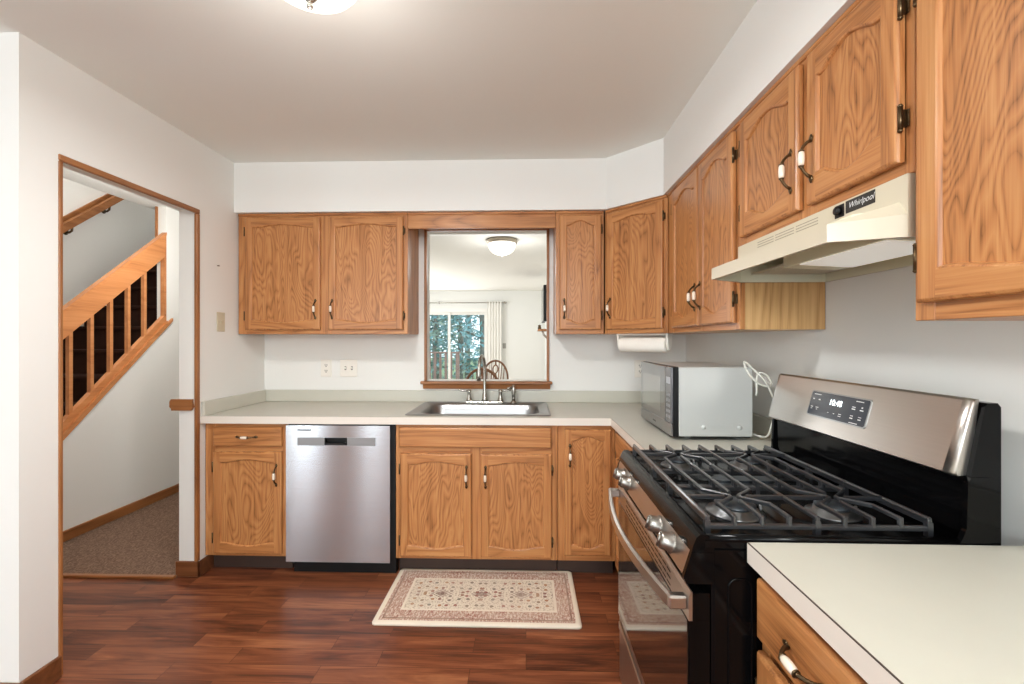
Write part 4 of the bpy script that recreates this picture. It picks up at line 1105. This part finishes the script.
m = MB(o_); sloped(m, -3.145, -3.046, line(0.718, 0.885), line(0.744, 0.885)); sloped(m, -3.0655, -3.048, lb_, line(0.720, 0.885), y1=3.84); m.build('ledge_trim', STAIR, rail)
for i in range(10):
    y = 2.225+i*0.150
    m = MB(o_)
    w_ = 0.0125
    m.prism([(y-w_, sk(y-w_)-0.01), (y+w_, sk(y+w_)-0.01), (y+w_, hb(y+w_)+0.01), (y-w_, hb(y-w_)+0.01)], 'x', -3.092, -3.066)
    m.build('baluster', STAIR, rail)
m = MB(o_); m.prism([(3.762, sk(3.762)-0.01), (3.7845, sk(3.7845)-0.01), (3.7845, hb(3.7845)+0.01), (3.762, hb(3.762)+0.01)], 'x', -3.096, -3.062); m.build('half_post', STAIR, rail)
t = thing('wall_handrail', 'oak handrail on metal brackets along the far stairwell wall', 'handrail', (-4.05, 3.8, 2.3))
o_ = (-4.05, 3.8, 2.3)
def wl(z0_): return lambda y: z0_+0.80*(y-3.812)
m = MB(o_); sloped(m, -4.010, -3.97, wl(2.288), wl(2.362), 2.6, 4.9); m.build('rail', TRIMY, t)
m = MB(o_); sloped(m, -4.0495, -4.034, wl(2.33), wl(2.395), 2.6, 4.9); m.build('backing_board', TRIMY, t)
for y in (2.95, 3.88, 4.24, 4.7):
    z = wl(2.29)(y)
    m = MB(o_); m.tube([(-4.05, y, z-0.045), (-4.015, y, z-0.05), (-3.992, y, z-0.035), (-3.988, y, z+0.005)], 0.009, 8); m.lathe([(0.026, 0), (0.024, 0.006), (0, 0.008)], (-4.05, y, z-0.045), (1, 0, 0), 14)
    m.build('bracket', BRONZE, t)

# ------------------------------------------------------------------ family room beyond the pass-through
m = MB(); m.box(XF1, YB+WT, 0, XF1+0.1, YF+0.1, ZC); struct(m, 'wall_family_right', WALL)
m = MB(); m.box(XF0-0.1, 5.6, 0, XF0, YF+0.1, ZC); m.box(XF0, 5.6, 0, XL-WT, 5.7, ZC); struct(m, 'wall_family_left', WALL)
gx0, gx1, gz1 = -2.73, -0.885, 2.03
m = MB(); m.box(XF0, YF, 0, gx0, YF+0.12, ZC); m.box(gx1, YF, 0, XF1, YF+0.12, ZC); m.box(gx0, YF, gz1, gx1, YF+0.12, ZC)
struct(m, 'wall_family_back', WALL)
m = MB(); m.box(PX0-0.5, 4.78, ZC-0.022, XF1, 4.86, ZC-0.0005); struct(m, 'trim_8', WHITEM)
d = tag(bpy.data.objects.new('door_1', None), None, None, None, 'structure'); COL.objects.link(d)
m = MB()
m.box(gx0-0.05, YF-0.02, 0, gx0+0.035, YF+0.1, gz1+0.05, 0, 0.004); m.box(gx1-0.035, YF-0.02, 0, gx1+0.05, YF+0.1, gz1+0.05, 0, 0.004); m.box(gx0+0.0355, YF-0.02, gz1-0.035, gx1-0.0355, YF+0.1, gz1+0.05, 0, 0.004)
m.box(gx0+0.036, YF, 0, gx1-0.036, YF+0.1, 0.03)
m.build('door_frame', WHITEM, d)
xm = -1.79
for a, b2, yy in ((gx0+0.035, xm+0.035, YF+0.02), (xm-0.035, gx1-0.035, YF+0.055)):
    m = MB()
    m.box(a, yy, 0.031, a+0.05, yy+0.03, gz1-0.036); m.box(b2-0.05, yy, 0.031, b2, yy+0.03, gz1-0.036); m.box(a+0.0502, yy+0.001, 0.031, b2-0.0502, yy+0.029, 0.12); m.box(a+0.0502, yy+0.001, gz1-0.095, b2-0.0502, yy+0.029, gz1-0.036)
    ds = m.build('door_sash', WHITEM, d)
    m = MB(); m.box(a+0.05, yy+0.012, 0.12, b2-0.05, yy+0.018, gz1-0.095); m.build('glass_pane', GLASS, ds)
# curtain and rod
t = thing('curtain_rod', 'thin white curtain rod above the sliding glass door', 'curtain rod', (-1.6, YF-0.09, 2.205))
o_ = (-1.6, YF-0.09, 2.205)
m = MB(o_); m.tube([(-2.95, YF-0.09, 2.205), (-0.47, YF-0.09, 2.205)], 0.011, 8); m.build('rod', NICKEL, t)
for x in (-2.95, -0.47):
    m = MB(o_); m.lathe([(0.0, -0.03), (0.02, -0.012), (0.022, 0.01), (0.0, 0.03)], (x, YF-0.09, 2.205), (1, 0, 0), 12); m.build('finial', NICKEL, t)
for x in (-2.0, -0.50):
    m = MB(o_); m.box(x-0.008, YF-0.10, 2.185, x+0.008, YF, 2.235); m.build('bracket', NICKEL, t)
m = MB()
N = 60; top = []; bot = []
for i in range(N+1):
    f = i/N; x = -0.885+0.325*f; y = YF-0.09+0.028*math.sin(f*2*PI*5); top.append((x, y, 2.235)); bot.append((x+0.01*math.sin(f*9), y*1.0, 0.03))
a = m.ring(top); b2 = m.ring(bot); m.bridge(a, b2, 0, True, False)
a2 = m.ring([(p[0], p[1]+0.004, p[2]) for p in top]); b3 = m.ring([(p[0], p[1]+0.004, p[2]) for p in bot]); m.bridge(a2, b3, 0, True, False)
tag(m.build('curtain', CURT), 'white curtain panel hanging right of the sliding glass door', 'curtain')
# dome light
dc = (-0.272, 5.15, ZC)
t = thing('ceiling_light', 'white glass dome ceiling light seen through the pass-through', 'ceiling light', dc)
m = MB(dc); m.lathe([(0.172, 0), (0.178, -0.02), (0.170, -0.045), (0.0, -0.045)], dc, (0, 0, 1), 36); m.build('rim', plain('tan_nickel', (176, 164, 146), 0.35, 0.7), t)
m = MB(dc); m.lathe([(0.158, -0.045), (0.154, -0.08), (0.135, -0.12), (0.10, -0.15), (0.05, -0.17), (0.0, -0.176)], dc, (0, 0, 1), 36); m.build('glass_shade', LAMPGLASS2, t)
m = MB(dc); m.lathe([(0, -0.17), (0.014, -0.178), (0.012, -0.188), (0, -0.195)], dc, (0, 0, 1), 14); m.build('finial', NICKEL, t)
# switch, tv, shelf
plate('white single switch plate on the far wall right of the curtain', 'light_switch', 'light switch', (-0.500, YF, 1.215), 0.075, 0.12, (0.0,), plain('grey_plate', (170, 168, 162), 0.4))
t = thing('television', 'thin black television on the right wall of the far room', 'television', (XF1, 7.8, 1.95))
o_ = (XF1, 7.8, 1.95)
m = MB(o_); m.box(0.282, 7.30, 1.655, 0.335, 8.22, 2.235, 0, 0.004); m.build('casing', BLACKM, t)
m = MB(o_); m.box(0.279, 7.315, 1.672, 0.2818, 8.205, 2.220); m.build('screen', BLACK, t)
m = MB(o_); m.box(0.335, 7.65, 1.8, XF1-0.001, 7.95, 2.1); m.build('wall_bracket', BLACKM, t)
t = thing('wall_shelf', 'small wooden shelf with bracket on the right wall below the television', 'shelf', (XF1, 6.5, 1.5))
o_ = (XF1, 6.5, 1.5)
m = MB(o_); m.box(0.165, 6.35, 1.475, XF1-0.001, 6.75, 1.505, 0, 0.006); m.build('board', OY, t)
for y in (6.42, 6.68):
    m = MB(o_); m.tube([(0.235, y, 1.475), (0.25, y, 1.43), (0.30, y, 1.38), (0.37, y, 1.34), (XF1-0.004, y, 1.32)], 0.010, 8); m.build('bracket', NICKEL, t)
m = MB((0.185, 6.40, 1.5055)); m.lathe([(0.022, 0), (0.028, 0.012), (0.018, 0.03), (0.024, 0.048), (0.0, 0.06)], (0.185, 6.40, 1.5055), (0, 0, 1), 16)
tag(m.build('ornament', BRONZE), 'small dark knob-shaped ornament on the wooden wall shelf', 'ornament').location = (0.19, 6.40, 1.5055)
# windsor chairs: the hoop backs show over the sill
def windsor(label, loc, rz):
    t = thing('windsor_chair', label, 'chair', loc, rz, 'windsor chairs')
    m = MB(); m.prism([(0.21*math.copysign(abs(math.cos(a))**0.8, math.cos(a)), 0.20*math.copysign(abs(math.sin(a))**0.8, math.sin(a))) for a in [2*PI*k/28 for k in range(28)]], 'z', 0.43, 0.465); m.build('seat', CHAIRW, t)
    for sx in (-1, 1):
        for sy in (-1, 1):
            m = MB(); p0, p1 = Vector((sx*0.13, sy*0.12, 0.435)), Vector((sx*0.20, sy*0.19, 0)); m.tube([p0, p0.lerp(p1, 0.25), p0.lerp(p1, 0.45), p0.lerp(p1, 0.55), p1], [0.014, 0.022, 0.015, 0.022, 0.012], 10); m.build('leg', CHAIRW, t)
    for sx in (-1, 1):
        m = MB(); m.tube([(sx*0.165, -0.155, 0.2), (sx*0.17, 0, 0.2), (sx*0.165, 0.155, 0.2)], [0.009, 0.014, 0.009], 8); m.build('stretcher', CHAIRW, t)
    m = MB(); m.tube([(-0.167, 0, 0.2), (0.167, 0, 0.2)], 0.01, 8); m.build('stretcher', CHAIRW, t)
    hoop = lambda u: Vector((0.215*math.sin(u), 0.15+0.10*(0.5+0.5*math.cos(u)), 0.46+0.26+0.30*math.cos(u))) if abs(u) <= PI/2 else None
    pts = [Vector((-0.17, 0.14, 0.45)), Vector((-0.205, 0.17, 0.60))]+[hoop(-PI/2+PI*k/20) for k in range(21)]+[Vector((0.205, 0.17, 0.60)), Vector((0.17, 0.14, 0.45))]
    m = MB(); m.tube(pts, 0.016, 10); m.build('back_hoop', CHAIRW, t)
    for x in (-0.15, -0.105, -0.062, 0.062, 0.105, 0.15):
        u = math.asin(x/0.215); e_ = hoop(u)
        m = MB(); m.tube([(x*0.85, 0.16, 0.455), ((x*0.85+e_.x)/2, (0.16+e_.y)/2, (0.455+e_.z)/2), e_], [0.006, 0.008, 0.005], 8); m.build('spindle', CHAIRW, t)
    m = MB()
    ez = hoop(0).z
    m.tube([(-0.022, 0.165, 0.46), (-0.03, 0.19, 0.70), (-0.018, 0.21, 0.80)], 0.009, 8); m.tube([(0.022, 0.165, 0.46), (0.03, 0.19, 0.70), (0.018, 0.21, 0.80)], 0.009, 8)
    rg = [(0.042*math.cos(a), 0.235+0.02*math.sin(a), 0.885+0.065*math.sin(a)) for a in [2*PI*k/20 for k in range(21)]]
    m.tube(rg, 0.010, 8); m.tube([(0, 0.25, 0.95), (0, 0.252, ez)], 0.012, 8); m.tube([(-0.02, 0.212, 0.81), (0.02, 0.212, 0.81)], 0.012, 8)
    m.build('splat', CHAIRW, t)
    return t
windsor('dark hoop-back wooden chair nearest the pass-through sill', (-0.530, 5.45, 0), PI+0.10)
windsor('hoop-back wooden chair farther off behind the nearer chair', (-0.545, 7.0, 0), -0.25)

# ------------------------------------------------------------------ outdoors
m = MB(); m.box(-30, YF+0.15, -1.2, 25, 60, -1.0); struct(m, 'ground', GRASS)
m = MB()
for k in range(24): m.box(-6.0+0.0, YF+0.13+k*0.105, -0.12, -1.9, YF+0.13+k*0.105+0.098, -0.06)
m.box(-6.0, YF+0.13, -0.3, -1.9, YF+2.65, -0.125)
struct(m, 'floor_deck', DECKW)
ry_ = 13.0
t = thing('deck_railing', 'weathered wooden deck railing outside the sliding glass door', 'railing', (-3.5, ry_, -0.06))
o_ = (-3.5, ry_, -0.06)
m = MB(o_); m.box(-6.0, ry_-0.07, 0.97, -1.88, ry_+0.07, 1.01, 0, 0.004); m.build('cap_rail', DECKW, t)
m = MB(o_); m.box(-6.0, ry_-0.02, 0.10, -1.9, ry_+0.02, 0.19); m.build('bottom_rail', DECKW, t)
for x in (-1.96, -3.8, -5.6):
    m = MB(o_); m.box(x-0.05, ry_-0.05, -0.4, x+0.05, ry_+0.05, 0.97, 0, 0.004); m.build('post', DECKW, t)
for i in range(24):
    x = -2.14-0.155*i
    m = MB(o_); m.box(x-0.032, ry_-0.055, 0.10, x+0.032, ry_-0.021, 0.97); m.build('baluster', DECKW, t)
def tree(label, x, y, h, r, mat, seed, trunk):
    rnd = random.Random(seed)
    t = thing('tree', label, 'tree', (x, y, -1.0), 0, 'trees beyond the deck')
    m = MB(); pts = [(0, 0, 0)]; 
    for k in range(1, 8): pts.append((rnd.uniform(-.08, .08)*k*0.4, rnd.uniform(-.08, .08)*k*0.4, h*k/8))
    m.tube(pts, [trunk*(1-k/10) for k in range(8)], 10)
    for k in range(10):
        z = h*rnd.uniform(0.2, 0.85); a = rnd.uniform(0, 2*PI); L = r*rnd.uniform(0.5, 0.9)
        m.tube([(0, 0, z), (L*0.5*math.cos(a), L*0.5*math.sin(a), z+L*0.2), (L*math.cos(a), L*math.sin(a), z+L*0.3)], [trunk*0.3, trunk*0.2, trunk*0.08], 6)
    m.build('trunk', BARK, t)
    m = MB()
    for c_ in range(46):
        z = h*rnd.uniform(0.10, 1.0); rad = r*math.sqrt(rnd.random())*(1.0 if z < h*0.7 else 0.7); a = rnd.uniform(0, 2*PI)
        cx, cy, cz = rad*math.cos(a), rad*math.sin(a), z
        for q_ in range(34):
            p = Vector((cx+rnd.gauss(0, .34), cy+rnd.gauss(0, .34), cz+rnd.gauss(0, .28)))
            d_ = Vector((rnd.gauss(0, 1), rnd.gauss(0, 1), rnd.gauss(0, .6))).normalized(); e_ = d_.orthogonal().normalized(); s_ = rnd.uniform(0.07, 0.14)
            m.face([m.v(p-d_*s_), m.v(p+e_*s_*0.5), m.v(p+d_*s_), m.v(p-e_*s_*0.5)], 0)
    m.build('foliage', mat, t)
specs = [(-5.6, 19, 9, 1.5, LEAF2, .16), (-4.4, 20, 10, 1.6, LEAF1, .18), (-3.5, 17.5, 9, 1.3, LEAF2, .10), (-2.7, 18.5, 10, 1.6, LEAF1, .14),
         (-1.6, 17.0, 9, 1.6, LEAF1, .18), (-5.0, 25, 13, 2.2, LEAF1, .2), (-2.0, 24, 13, 2.3, LEAF1, .22), (-3.6, 28, 14, 2.6, LEAF2, .2), (-0.6, 20, 9, 1.6, LEAF2, .14)]
tl = ['grey-green tree at the far left beyond the deck railing', 'blue-green tree left of the pale trunk beyond the deck', 'slender grey-green tree with pale trunk behind the deck railing',
      'blue-green tree behind the middle of the glass door', 'blue-green tree right of the railing end beyond the glass', 'tall blue-green tree in the background left of the door stile',
      'tall blue-green tree in the background right of the door stile', 'tallest grey-green tree at the back of the wood', 'grey-green tree at the right edge of the glass door']
for i, (sp, lb_) in enumerate(zip(specs, tl)): tree(lb_, *sp[:5], 100+i, sp[5])
